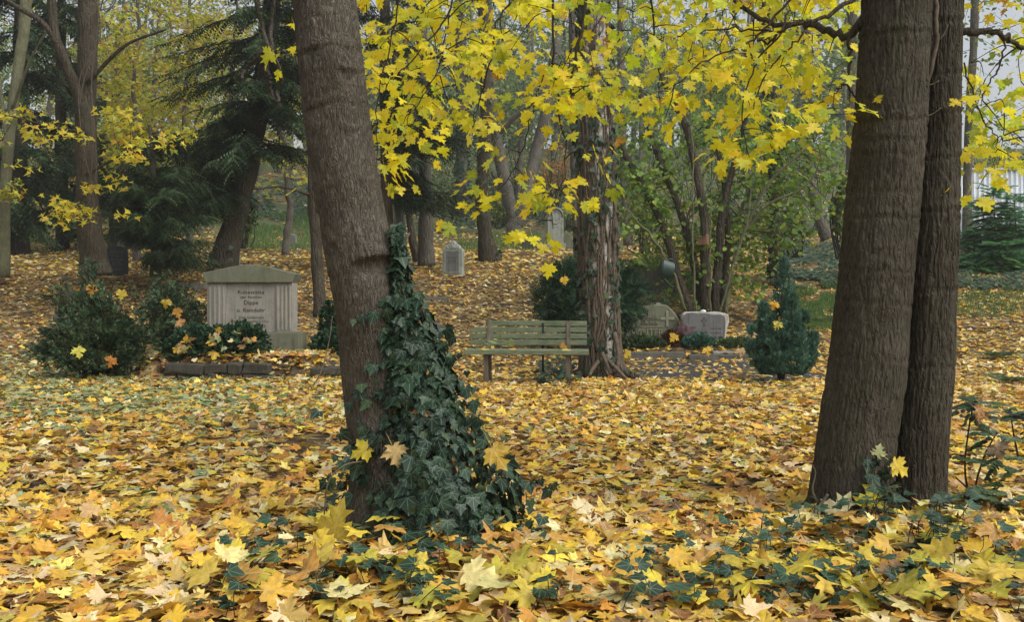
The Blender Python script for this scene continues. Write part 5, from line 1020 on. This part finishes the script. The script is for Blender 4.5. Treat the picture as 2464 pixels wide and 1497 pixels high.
sprays(t, N, poly_pts([(0, 250), (200, 290), (330, 250), (480, 320), (470, 370), (330, 400), (180, 340), (0, 310)], 34, 20.3, 21.6) + poly_pts([(110, 440), (270, 430), (330, 520), (260, 540), (110, 530)], 17, 20.4, 21.4) + poly_pts([(60, 340), (100, 330), (110, 380), (60, 400)], 4, 20.6, 21.2), STAR, .11, .18, 'gold', 5, .13, 'maple_leaf')
g = Geo(); iv3 = thing('climber', tuple(P(225, 640, 21.6)), 'pale bare climber stems running up the thick left trunk', 'vine')
for x0, pts in enumerate(([(215, 600), (232, 400), (220, 200), (236, 60), (230, -60)], [(232, 480), (200, 350), (190, 200), (226, 120)], [(190, 260), (205, 180), (240, 90), (235, 0)], [(205, 560), (225, 330), (205, 230)])): g.add(*tube(catmull(limb_pts([(a, b, 21.45) for a, b in pts]), 20), .011, 5)[:2])
g.build('stem', M['ivy_stem'], iv3, True, 'stuff')
t, N = trunk('slim knotted trunk close behind the left side of the leaning maple', [(775, 758, 21), (768, 700, 21), (760, 560, 21), (755, 480, 21), (752, 250, 21), (750, -200, 21)], [40, 31, 29, 27, 26, 24], 'brown_bark', [([(752, 470, 21), (680, 450, 20.5), (610, 455, 20.2)], [9, 4])])
t, N = trunk('reddish trunk with flared foot on the path above the bench', [(1180, 634, 30), (1168, 560, 30), (1160, 480, 30), (1163, 380, 30), (1170, 280, 30), (1165, 100, 30), (1150, -200, 30)], [58, 36, 32, 30, 28, 26, 22], 'brown_bark', ivy_n=60)
t, N = trunk('misty twin trunk forking low beyond the tall arched tombstone', [(1240, 565, 46), (1236, 520, 46), (1218, 450, 46), (1196, 340, 46), (1184, 240, 46), (1170, -60, 46)], [44, 36, 30, 26, 24, 20], 'grey_bark', [([(1244, 545, 46), (1258, 500, 46), (1275, 430, 46.2), (1300, 330, 46.5), (1315, 260, 46.5), (1345, 60, 47)], [38, 32, 28, 22]), ([(1200, 320, 46), (1250, 270, 45.5), (1300, 230, 45), (1350, 120, 45)], [16, 8])], ivy_n=160)
sprays(t, N, poly_pts([(1080, -150), (1420, -150), (1400, 260), (1100, 260)], 60, 43, 49), DIA, .16, .28, 'mist', 8, .4, tw_r=.02)
t, N = trunk('distant trunk thickly clad in blue green ivy', [(1110, 520, 46), (1112, 440, 46), (1110, 300, 46), (1104, -80, 46)], [34, 28, 26, 20], 'grey_bark', ivy_n=1100)
for i, (lb, pts, wid, bark) in enumerate((('pale grey trunk behind drooping spruce boughs right of the leaning maple', [(1026, 640, 27), (1024, 540, 27), (1022, 430, 27), (1016, 200, 27), (1012, -150, 27)], [40, 34, 32, 28, 24], 'grey_bark'), ('thin trunk just right of the leaning maple under the spruce', [(968, 640, 27.5), (962, 520, 27.5), (958, 420, 27.5), (950, 100, 27.5)], [30, 22, 20, 16], 'grey_bark'), ('leaning short trunk between the spruce trunks', [(1006, 628, 28.5), (990, 560, 28.5), (978, 430, 28.5), (975, 200, 28.5)], [26, 18, 15, 12], 'brown_bark'),
      ('grey leaning trunk with flared foot by the mesh fence', [(1990, 575, 33), (1970, 530, 33), (1952, 440, 33), (1946, 300, 33), (1942, 100, 33), (1940, -200, 33)], [36, 24, 20, 19, 17, 14], 'grey_bark'), ('pale trunk half hidden at the left side of the fused maples', [(2048, 600, 31), (2046, 500, 31), (2050, 300, 31), (2052, -100, 31)], [32, 27, 25, 22], 'grey_bark'), ('pale trunk standing against the corrugated wall', [(2328, 590, 33), (2327, 500, 33), (2330, 350, 33), (2345, 50, 33), (2350, -200, 33)], [24, 20, 19, 16], 'grey_bark'), ('slim pale trunk right of the birch in the background', [(1512, 590, 38), (1506, 480, 38), (1498, 330, 38), (1490, -60, 38)], [24, 20, 18, 14], 'grey_bark'), ('dark slim trunk hugging the left side of the birch', [(1392, 620, 27), (1388, 500, 27), (1380, 330, 27), (1376, -60, 27)], [26, 22, 20, 16], 'grey_bark'))):
    t, N = trunk(lb, pts, wid, bark)
    if i in (3, 4, 5, 6): sprays(t, N, [P(rng.normal(pts[-2][0], 75), rng.uniform(-120, 330), pts[0][2] + rng.normal(0, 1.2)) for _ in range(42)], DIA, .13, .22, 'green' if i != 6 else 'mist', 7, .28, tw_r=.012)
t, N = trunk('dark trunk wrapped in ivy behind the blue juniper', [(1876, 690, 24), (1870, 600, 24), (1866, 450, 24), (1860, 300, 24), (1846, 80, 24), (1840, -200, 24)], [44, 34, 30, 26, 24, 20], 'brown_bark', [([(1866, 420, 24), (1900, 330, 24), (1960, 250, 24)], [9, 4]), ([(1858, 260, 24), (1800, 140, 24), (1760, 20, 24)], [12, 6])], ivy_n=520)
sprays(t, N, poly_pts([(1640, -200), (2050, -200), (2040, 330), (1900, 420), (1820, 300), (1650, 240)], 75, 22, 27), OVAL, .09, .15, 'green', 6, .22, 'green_leaf', .01)

# ---- conifers
def conifer(label, pts, wid, boughs, pal, base, twig_s=(.3, .5), droop=.35, name='conifer_tree', bark='brown_bark', ivy_n=0, npb=14, explicit=(), REP=2):
    t, N = trunk(label, pts, wid, bark, (), name, ivy_n); g, gb = Geo(), Geo(); BR = []
    dense_p = catmull(limb_pts(pts), 200); L_ = list(explicit)
    for n, y0, y1, l0, l1, az0, az1 in boughs:
        for _ in range(n):
            py = rng.uniform(min(y0, y1), max(y0, y1)); o = dense_p[int(np.argmin(np.abs(proj(dense_p)[1] - py)))]; az = math.radians(rng.uniform(az0, az1)); L_.append((o, A(math.cos(az), math.sin(az), 0), rng.uniform(l0, l1), droop * rng.uniform(.6, 1.4)))
    P_, Y_, Z_, S_ = [], [], [], []
    for o, d, L, dr in L_:
        s = np.linspace(0, 1, npb); pth = o + d * (s * L)[:, None] + A(0, 0, 1) * (.10 * L * np.sin(s * 2.2) - dr * L * s ** 1.7 + .14 * L * np.clip(s - .7, 0, 1))[:, None]; gb.add(*tube(pth, np.linspace(.028, .006, npb) * (.5 + L / 4), 5)[:2])
        sd_ = np.cross(d, A(0, 0, 1)); k0 = len(P_)
        for i in range(2, npb):
            for sg in (-1, 1):
                for rep in range(REP):
                    y = nrm(sd_ * sg * rng.uniform(.5, 1) + d * rng.uniform(.3, .9) + A(0, 0, rng.uniform(-.6, .05))); P_.append(pth[i] + rng.normal(0, .04, 3) + d * rng.uniform(-.05, .1)); Y_.append(y); Z_.append(nrm(A(rng.normal(0, .3), rng.normal(-.15, .3), 1))); S_.append(rng.uniform(*twig_s) * (1.15 - .5 * s[i]))
        P_.append(pth[-1]); Y_.append(nrm(d + A(0, 0, .1))); Z_.append(A(0, 0, 1)); S_.append(twig_s[1] * .8); BR.append(np.full(len(P_) - k0, rng.normal(1, .2)))
    n = len(P_); scatter_v(g, base, np.array(P_), frames(np.array(Y_), np.array(Z_)), np.array(S_), np.clip(pick(GRN[pal][0], GRN[pal][1], n) * np.concatenate(BR)[:, None], .004, 1))
    gb.build('bough', M['twig'], t, True, 'stuff'); g.build('crown', M['needles'], t, True, 'stuff'); return t
conifer('large dark drooping evergreen with ivy clad leaning trunk behind the monument', [(535, 645, 26), (552, 580, 26), (576, 490, 26), (600, 380, 26), (632, 200, 26), (655, 0, 26), (670, -420, 26)], [74, 60, 54, 50, 44, 40, 30], [(30, 490, 330, 1.3, 2.5, 90, 280), (46, 420, -300, 1.2, 2.4, 0, 360), (22, 420, 40, 1.3, 2.4, 140, 240), (18, 380, 0, 1.0, 1.8, -70, 60)], 'dark', FROND, (.45, .75), .42, ivy_n=110)
conifer('dark bushy evergreen on a single stem behind the slate headstone', [(374, 668, 23.3), (375, 600, 23.3), (374, 520, 23.4), (368, 400, 23.5), (360, 300, 23.5)], [26, 22, 18, 14, 8], [(14, 640, 575, .7, 1.25, -80, 80), (44, 575, 420, .7, 1.4, 0, 360), (18, 420, 320, .5, 1.0, 0, 360)], 'dark', FROND, (.30, .5), .05)
conifer('tall dark feathery conifer at the far left', [(48, 618, 34), (46, 560, 34), (45, 400, 34), (50, 100, 34), (55, -350, 34)], [54, 40, 36, 32, 24], [(62, 560, -250, 1.2, 2.3, 0, 360)], 'dark', FRONDF, (.55, .9), .5)
conifer('second dark feathery conifer left of the thick trunk', [(150, 610, 37), (148, 500, 37), (146, 300, 37), (150, -250, 37)], [34, 30, 26, 16], [(46, 560, -200, 1.1, 2.1, 0, 360)], 'dark', FRONDF, (.55, .9), .5)
conifer('third dark conifer seen right of the thick left trunk', [(275, 600, 38), (278, 450, 38), (280, 250, 38), (282, 60, 38)], [30, 26, 20, 10], [(28, 560, 230, .9, 1.6, 0, 360)], 'dark', FRONDF, (.6, 1.0), .45)
def ex_b(px, py, Y, tx, ty, dr):
    o = P(px, py, Y); e = P(tx, ty, Y - .4); L = np.linalg.norm((e - o)[:2]); return (o, nrm((e - o) * [1, 1, 0]), L, dr)
conifer('dark spruce with drooping boughs right of the leaning maple', [(935, 650, 26), (930, 500, 26), (928, 300, 26), (926, 100, 26), (925, -300, 26)], [34, 28, 26, 24, 18], [(26, 380, 180, 1.0, 1.9, -70, 60), (30, 330, -250, .9, 1.7, 0, 360), (8, 440, 360, .8, 1.3, -80, 50)], 'spruce', FROND, (.34, .56), .28,
    explicit=[ex_b(930, 330, 26, 1190, 320, .06), ex_b(930, 340, 26, 1150, 350, .12), ex_b(930, 345, 26, 1165, 340, .16), ex_b(930, 350, 26, 1110, 340, .22), ex_b(930, 360, 26, 1080, 380, .2), ex_b(930, 470, 26, 1120, 520, .16), ex_b(930, 478, 26, 1100, 540, .22), ex_b(930, 485, 26, 1090, 550, .28), ex_b(930, 490, 26, 1060, 560, .34), ex_b(930, 480, 26, 1030, 560, .3), ex_b(930, 475, 26, 1125, 500, .10), ex_b(930, 300, 26, 1120, 300, .2), ex_b(930, 320, 26, 1090, 320, .3)])
hv = thing('hanging_climber', tuple(P(650, -60, 20)), 'thick dead climber stems dangling before the large dark evergreen', 'vine')
for pts in ([(612, -120), (617, 0), (632, 68), (644, 114), (640, 170), (657, 229), (674, 254)], [(660, -120), (657, 0), (651, 64), (657, 127), (678, 186), (666, 220), (672, 245)], [(644, 114), (611, 144), (590, 165), (581, 187)], [(640, 170), (650, 190), (645, 220)]):
    Geo().add(*tube(catmull(limb_pts([(a, b, 20 + .2 * (k % 3)) for k, (a, b) in enumerate(pts)]), 24) + rng.normal(0, .012, (24, 3)), np.linspace(.05, .028, 24), 8)[:2]).build('stem', M['brown_bark'], hv)

# ---- yellow saplings at the left
for i, (lb, px, Y, poly, n) in enumerate((('yellow leaved sapling right of the thick left trunk', 330, 30, [(240, 20), (420, 0), (440, 260), (400, 420), (250, 420)], 140), ('yellow green sapling above the wide family monument', 450, 33, [(380, -60), (560, -60), (560, 300), (420, 420), (380, 300)], 150), ('taller sapling with brown seed tufts behind the thick left trunk', 290, 34, [(225, 60), (330, 60), (360, 330), (250, 400)], 60), ('yellow sapling showing between the dark evergreen and the leaning maple', 690, 34, [(600, 150), (760, 100), (760, 470), (620, 470)], 55), ('high yellow crown left of the leaning maple', 560, 36, [(460, -200), (720, -200), (700, 120), (520, 100)], 60))):
    zb = gz(0, Y); py = float(HY - (zb - CZ) / Y * F); t, N = trunk(lb, [(px, py + 8, Y), (px + 6, py - 150, Y), (px - 8, py - 330, Y), (px + 10, -60, Y)], [20, 14, 11, 6], 'grey_bark', name='sapling', wig=.3)
    sprays(t, N, poly_pts(poly, n, Y - 2, Y + 2), STAR, .13, .22, 'yg', 7, .22, 'maple_leaf', .008)

# ---- misty hillside wood: trees told apart, then the mass behind
HT = [(px, Y) for px, Y in zip(np.linspace(-120, 2600, 46) + rng.normal(0, 26, 46), rng.permutation(np.linspace(50, 88, 46)))]
r_t = rng.uniform(.14, .28, 46); l_t = rng.normal(0, .7, 46)
for i, (px, Y) in enumerate(HT):
    if px > 2060 or (px > 1780 and i % 2): continue
    pal = 'yg' if px < 760 and i % 2 else ('green' if px > 1550 and i % 2 else 'mist'); X = (px - CX) * Y / F; z0 = float(gz(X, Y)); h = rng.uniform(11, 16); lean = l_t[i]
    grp = {'yg': 'yellow green trees on the hillside', 'green': 'green trees beyond the fence', 'mist': 'misty grey trees on the hillside'}[pal]
    lm = min(((100, 'behind the far left trunks'), (330, 'between the thick left trunk and the dark evergreen'), (600, 'behind the large dark evergreen'), (820, 'hidden by the leaning maple'), (1010, 'above the spruce boughs'), (1180, 'near the reddish trunk'), (1310, 'above the tall arched tombstone'), (1440, 'behind the birch'), (1640, 'above the hazel stems'), (1840, 'behind the ivy wrapped dark trunk'), (1980, 'above the mesh fence'), (2180, 'hidden by the fused maples'), (2400, 'behind the corrugated wall')), key=lambda q: abs(q[0] - px))[1]
    hb = ('thick' if r_t[i] > .21 else 'thin') + (' leaning' if abs(l_t[i]) > .7 else ' straight'); rank = 'upslope' if Y > 70 else 'downslope'
    lab = hb + {'yg': ' yellowish tree ', 'green': ' green tree ', 'mist': ' misty tree '}[pal] + lm + ', ' + rank
    t = thing('woodland_tree', (X, Y, z0), lab, 'tree', grp)
    pth = catmull(np.array([A(X, Y, z0 - .3), A(X + lean * .3, Y, z0 + h * .35), A(X + lean * .5 + rng.normal(0, .3), Y, z0 + h * .7), A(X + lean, Y, z0 + h)]), 24); r0 = r_t[i]
    Geo().add(*tube(pth, np.linspace(r0, .05, 24), 8)[:2]).build('trunk', M['grey_bark'], t); N = [pth[9:]]
    gb = Geo()
    for _ in range(9):
        o = pth[rng.integers(8, 22)]; a = rng.uniform(0, 6.283); L = rng.uniform(1.5, 3.4); q = catmull(np.array([o, o + A(math.cos(a), math.sin(a), .5) * L * .5, o + A(math.cos(a) * L, math.sin(a) * L, L * .9)]), 9); gb.add(*tube(q, np.linspace(.06, .02, 9), 5)[:2]); N.append(q)
    gb.build('branch', M['grey_bark'], t, True, 'stuff'); N = np.concatenate(N); cs = [A(X + lean * .6, Y, z0) + A(*(rng.normal(0, 1.7, 2)), rng.uniform(2.0 if pal != 'mist' else 3.5, h)) for _ in range(84 if px < 780 else (72 if px < 1640 else 30))]
    sprays(t, N, cs, DIA, .16, .30, pal, 9, .42, tw_r=.015)
for i, (lb, px, py, Y, rx, ry, pal, n) in enumerate((('grey green undergrowth bush left of the misty twin trunk', 1110, 470, 56, 80, 60, 'mist', 1500), ('green bush right of the reddish trunk', 1205, 500, 50, 40, 50, 'green', 900), ('rust coloured bush above the tall arched tombstone', 1335, 400, 52, 45, 60, 'rust', 900), ('grey green bush left of the tall arched tombstone', 1290, 490, 54, 50, 40, 'mist', 1000), ('grey green bush right of the tall arched tombstone', 1390, 530, 48, 50, 60, 'mist', 1200), ('thin misty thicket behind the birch', 1480, 450, 50, 100, 100, 'mist', 2200), ('pale green thicket below the hazel', 1560, 520, 34, 70, 90, 'green', 1500), ('tangled undergrowth left of the hazel stems', 1555, 650, 26, 50, 40, 'green', 700), ('leafy thicket in front of the mesh fence', 1890, 560, 30, 60, 60, 'green', 1500), ('yellow green saplings at the left edge of the fused maples', 2025, 500, 29, 26, 90, 'green', 900), ('dense thicket high behind the mesh fence', 1960, 380, 48, 130, 110, 'mist', 3000), ('dense misty thicket high behind the hazel', 1700, 330, 56, 170, 150, 'mist', 3800), ('misty brush behind the spruce boughs', 1060, 380, 58, 140, 120, 'mist', 3000), ('misty brush on the slope above the reddish trunk', 1250, 330, 62, 150, 110, 'mist', 3000), ('yellow green brush on the slope far left', 420, 470, 46, 120, 90, 'yg', 1800), ('green brush behind the corrugated wall', 2400, 390, 48, 130, 70, 'green', 1500), ('olive brush behind the dark left conifers', 160, 430, 50, 200, 160, 'yg', 2600), ('tall dim green thicket high at the left behind the trunks', 120, 180, 54, 260, 220, 'green', 4200), ('yellow green thicket high behind the large dark evergreen', 470, 200, 54, 200, 220, 'yg', 6000), ('green yellow thicket right behind the slate headstone', 330, 470, 42, 110, 110, 'yg', 2600), ('dense green thicket beyond the bare slope in the middle', 1140, 240, 66, 190, 140, 'mist', 5200), ('pale green wood edge above the birch', 1450, 180, 64, 190, 160, 'mist', 5200), ('leafy green thicket above the hazel shrub', 1720, 200, 46, 170, 130, 'green', 4200), ('green bush beyond the wide monument', 590, 520, 38, 28, 60, 'green', 900))):
    c, r = px_blob(px, py, Y, rx, ry, rx); t = thing('undergrowth_bush', (c[0], c[1], float(gz(c[0], Y))), lb, 'bush'); d = rdir(n); rr = rng.random(n) ** .45 * (.6 + .7 * vn(d * 2.6 + i * 7, 4)); pos = A(*c) + d * rr[:, None] * A(*r); pos = pos[vn(pos * 1.4, 8) > .36]; pos[:, 2] = np.maximum(pos[:, 2], gz(pos[:, 0], pos[:, 1]) + .03); n = len(pos)
    scatter_v(g := Geo(), DIA if Y > 32 else OVAL, pos, frames(rdir(n) + A(0, 0, -.3), rdir(n) + A(0, -.2, .7)), rng.uniform(.10, .2, n) * (Y / 45) ** .5, pick(FY[pal][0], FY[pal][1], n)); g.build('foliage', M['far_leaf'], t, True, 'stuff')
    g = Geo()
    for k in range(14):
        e = A(*c) + rdir(1)[0] * A(*r) * .9; b = A(c[0] + rng.normal(0, r[0] * .3), c[1], float(gz(c[0], Y)) - .1); g.add(*tube(catmull(np.array([b, (b + e) / 2 + rng.normal(0, .15, 3), e]), 8), np.linspace(.03, .01, 8), 4)[:2])
    g.build('stem', M['twig'], t, True, 'stuff')
def far_woods():
    g, gt = Geo(), Geo()
    for _ in range(150):
        Y = rng.uniform(90, 128); X = rng.uniform(-.75, .38) * Y; z0 = gprof(Y); h = rng.uniform(9, 15); gt.add(*tube(np.array([A(X, Y, z0 - 1), A(X + rng.normal(0, .3), Y, z0 + h * .5), A(X + rng.normal(0, .8), Y, z0 + h)]), np.array([.24, .16, .05]), 6)[:2])
        n = 120; pos = A(X, Y, z0 + h * .62) + rng.normal(0, 1, (n, 3)) * A(1.6, 1.6, h * .22); scatter(g, DIA[0], pos, frames(rdir(n), rdir(n)), rng.uniform(.5, .9, n), pick(FY['mist'][0], FY['mist'][1], n))
    o = g.build('far_woods', M['far_leaf'], None, True, 'stuff'); o['label'] = 'misty far wood closing the view along the hilltop'; attach(gt.build('trunk', M['grey_bark'], None, True, 'stuff'), o)
far_woods()

# ---- ivy and grass on the ground further back
def cover(name, label, polys, n, bases, s0, s1, pal, upr, mat, lift=.06):
    g = Geo()
    for poly, f_ in polys:
        poly = np.array(poly, float); q = rng.uniform(poly.min(0), poly.max(0), (int(n * f_) * 3, 2)); q = q[inpoly(q[:, 0], q[:, 1], poly) & (vn(np.c_[q[:, 0] / 40, q[:, 1] / 18, 0 * q[:, 0]], 14) > .33)][:int(n * f_)]; k = len(q); pos = G(q[:, 0], q[:, 1]); pos[:, 2] += rng.random(k) * lift
        if upr: R = frames(nrm(A(0, 0, 1) + rng.normal(0, .35, (k, 3))), rdir(k))
        else: a = rng.uniform(0, 6.283, k); R = frames(np.stack([np.cos(a), np.sin(a), -.1 + 0 * a], -1), nrm(A(0, -.3, 1) + rng.normal(0, .4, (k, 3))))
        scatter_v(g, bases, pos, R, rng.uniform(s0, s1, k) * np.clip(pos[:, 1] / 28, .7, 1.8), pick(*pal, k))
    o = g.build(name, M[mat], None, True, 'stuff'); o['label'] = label
cover('ivy_cover', 'bluish ivy covering the slopes further back', [([(1890, 590), (2060, 580), (2060, 690), (1880, 700)], .35), ([(600, 430), (770, 430), (770, 530), (600, 540)], .3), ([(2300, 640), (2464, 650), (2464, 700), (2300, 700)], .1), ([(980, 380), (1420, 380), (1420, 545), (1180, 552), (1010, 570)], .6), ([(1540, 640), (1640, 640), (1640, 740), (1560, 740)], .06)], 12000, DIA, .10, .17, ([(.09, .15, .11), (.13, .20, .14), (.06, .10, .07), (.22, .27, .17)], [.35, .3, .25, .1]), False, 'far_leaf', .12)
BL = [(np.array([[-.05, 0, 0], [.05, 0, 0], [.1, 1, .15]]), np.array([[0, 1, 2]])), (np.array([[-.05, 0, 0], [.05, 0, 0], [-.2, .9, -.2]]), np.array([[0, 1, 2]]))]
cover('grass', 'short green grass showing between the leaves further back', [([(1890, 680), (2040, 680), (2010, 800), (1900, 790)], .5), ([(2290, 690), (2464, 690), (2464, 760), (2290, 760)], .12), ([(560, 520), (760, 520), (760, 600), (640, 610), (570, 600)], .4), ([(1100, 572), (1300, 565), (1290, 606), (1110, 606)], .18), ([(60, 560), (200, 555), (180, 590), (70, 590)], .1)], 11000, BL, .12, .24, ([(.09, .19, .05), (.13, .24, .07), (.18, .24, .10)], [.4, .4, .2]), True, 'far_leaf', .0)
# fern sprigs by the right maple and at left
for lb, px, py, Y, n_ in (('small green fern growing left of the fused maples', 1985, 775, 19, 6), ('pale fern tuft on the path far left', 118, 722, 20, 7), ('green seedling clump right of the fused maples', 2400, 860, 17.2, 8), ('ivy tuft at the right edge among leaves', 2440, 925, 13.4, 7)):
    c = G(px, py); t = thing('fern', tuple(c), lb, 'plant'); a = rng.uniform(0, 6.283, n_ * 3); scatter_v(g := Geo(), PINN, np.repeat(c[None], n_ * 3, 0) + rng.normal(0, .06, (n_ * 3, 3)) * [1, 1, 0] + A(0, 0, .05), frames(np.stack([np.cos(a), np.sin(a), .5 + 0 * a], -1), np.tile(A(0, 0, 1), (n_ * 3, 1))), rng.uniform(.2, .4, n_ * 3), pick(*GRN['under'], n_ * 3)); g.build('frond', M['green_leaf'], t, True, 'stuff')

# ---- tree of heaven thicket, corrugated wall, mesh fence at right
sm = thing('sumac_shrub', tuple(G(2400, 690)), 'feathery green shrub in front of the corrugated wall', 'shrub'); P_, Y_, Z_, S_ = [], [], [], []; g = Geo()
for px, top, Y, w in ((2390, 455, 27, 75), (2440, 470, 26.5, 60), (2340, 560, 27, 60), (2410, 590, 26, 85), (2470, 560, 27, 60), (2320, 620, 26.5, 50), (2365, 500, 27.5, 70), (2420, 520, 27.6, 70), (2350, 640, 26, 70), (2440, 640, 26, 70)):
    b = P(px, 690, Y); b[2] = gz(b[0], Y) - .1; e = P(px, top, Y); g.add(*tube(catmull(np.array([b, (b + e) / 2 + A(.05, 0, 0), e]), 14), np.linspace(.03, .012, 14), 6)[:2])
    for f_ in np.linspace(.08, 1, 22):
        for k in range(6): a = rng.uniform(0, 6.283); P_.append(b + (e - b) * f_ + rng.normal(0, .03, 3)); Y_.append(A(math.cos(a), math.sin(a), .12 + .3 * (f_ > .9))); Z_.append(A(rng.normal(0, .2), -.35, 1)); S_.append(w * Y / F * rng.uniform(.75, 1.15) * (1.15 - .5 * f_))
n = len(P_); scatter_v(gg := Geo(), [pinnate(8, 170 + k, .32) for k in range(4)], np.array(P_), frames(np.array(Y_), np.array(Z_)), np.array(S_), pick([(.09, .24, .10), (.13, .30, .13), (.07, .18, .09), (.18, .34, .12)], [.4, .3, .2, .1], n)); gg.build('frond', M['green_leaf'], sm, True, 'stuff'); g.build('stem', M['green_bark'], sm, True, 'stuff')
M['sheet'] = plain_mat('sheet', (.46, .50, .53), .45, .4, .25, .12, 3, (1, 1, .3)); M['fence_green'] = plain_mat('fence_green', (.02, .075, .07), .5, .4); M['wire'] = plain_mat('wire', (.20, .24, .24), .5, .4, .3)
cw = thing('corrugated_wall', (17., 36., float(gz(17., 36.))), 'pale blue grey corrugated metal wall behind the feathery shrub', 'wall')
for k in range(9):
    x0 = 14.6 + k * .99; u = np.linspace(0, 1.0, 49); xx = x0 + u; yy = 36 + .028 * np.sin(u * 2 * math.pi * 5.5) + .012 * (k % 2); z0, z1 = gz(x0, 36.) - .4, 5.75
    V = np.concatenate([np.stack([xx, yy, 0 * xx + z0], -1), np.stack([xx, yy, 0 * xx + z1], -1), np.stack([xx, yy + .004, 0 * xx + z0], -1), np.stack([xx, yy + .004, 0 * xx + z1], -1)]); i = np.arange(48)
    T = np.concatenate([np.stack([i, i + 1, i + 50], -1), np.stack([i, i + 50, i + 49], -1), np.stack([i + 99, i + 98, i + 147], -1), np.stack([i + 99, i + 147, i + 148], -1), np.stack([i + 49, i + 50, i + 148], -1), np.stack([i + 49, i + 148, i + 147], -1)]); Geo().add(V, T).build('sheet', M['sheet'], cw)
from_bm('cap_rail', bm_box(9.1, .08, .07, .01, (0, 0, 0)), M['sheet'], cw, place(19.05, 36.0, 5.752))
def fence(label, x0, x1, Y, npan, h):
    z0 = float(gz((x0 + x1) / 2, Y)); f = thing('mesh_fence', ((x0 + x1) / 2, Y, z0), label, 'fence'); L = (x1 - x0) / npan
    for k in range(npan + 1): from_bm('post', bm_box(.07, .05, h + .35, .005, (0, 0, -.3)), M['fence_green'], f, place(x0 + k * L, Y, z0))
    for k in range(npan):
        g = Geo(); a = x0 + k * L + .05; b = a + L - .1
        for x in np.arange(a, b, .055): g.add(*tube(np.array([A(x, Y - .03, z0 + .04), A(x, Y - .03, z0 + h)]), .004, 3)[:2])
        for z in np.arange(z0 + .08, z0 + h, .2):
            for dy in (-.036, -.022): g.add(*tube(np.array([A(a, Y + dy, z), A(b, Y + dy, z)]), .008, 4)[:2])
        g.build('wire_panel', M['wire'], f, True, 'stuff')
fence('green posted wire mesh fence behind the grey leaning trunk', 8.3, 13.4, 38., 2, 2.05); fence('thin wire mesh fence standing before the corrugated wall', 14.7, 22.2, 34.6, 3, 2.0)

# ---- distant misty air
def haze():
    m, nt = nodes('haze'); v = nd(nt, 'VolumePrincipled', {'Color': (.86, .92, .95, 1), 'Density': HAZE, 'Anisotropy': .2}); nd(nt, 'OutputMaterial', {'Volume': v.outputs[0]})
    bm = bmesh.new(); bmesh.ops.create_cube(bm, size=1); bmesh.ops.scale(bm, vec=(440, 480, 43), verts=bm.verts); bmesh.ops.translate(bm, vec=(0, 205, 19), verts=bm.verts)
    o = from_bm('haze', bm, m, None); o['kind'] = 'stuff'; o['label'] = 'thin pale autumn mist filling the air'
HAZE = .0009
haze()
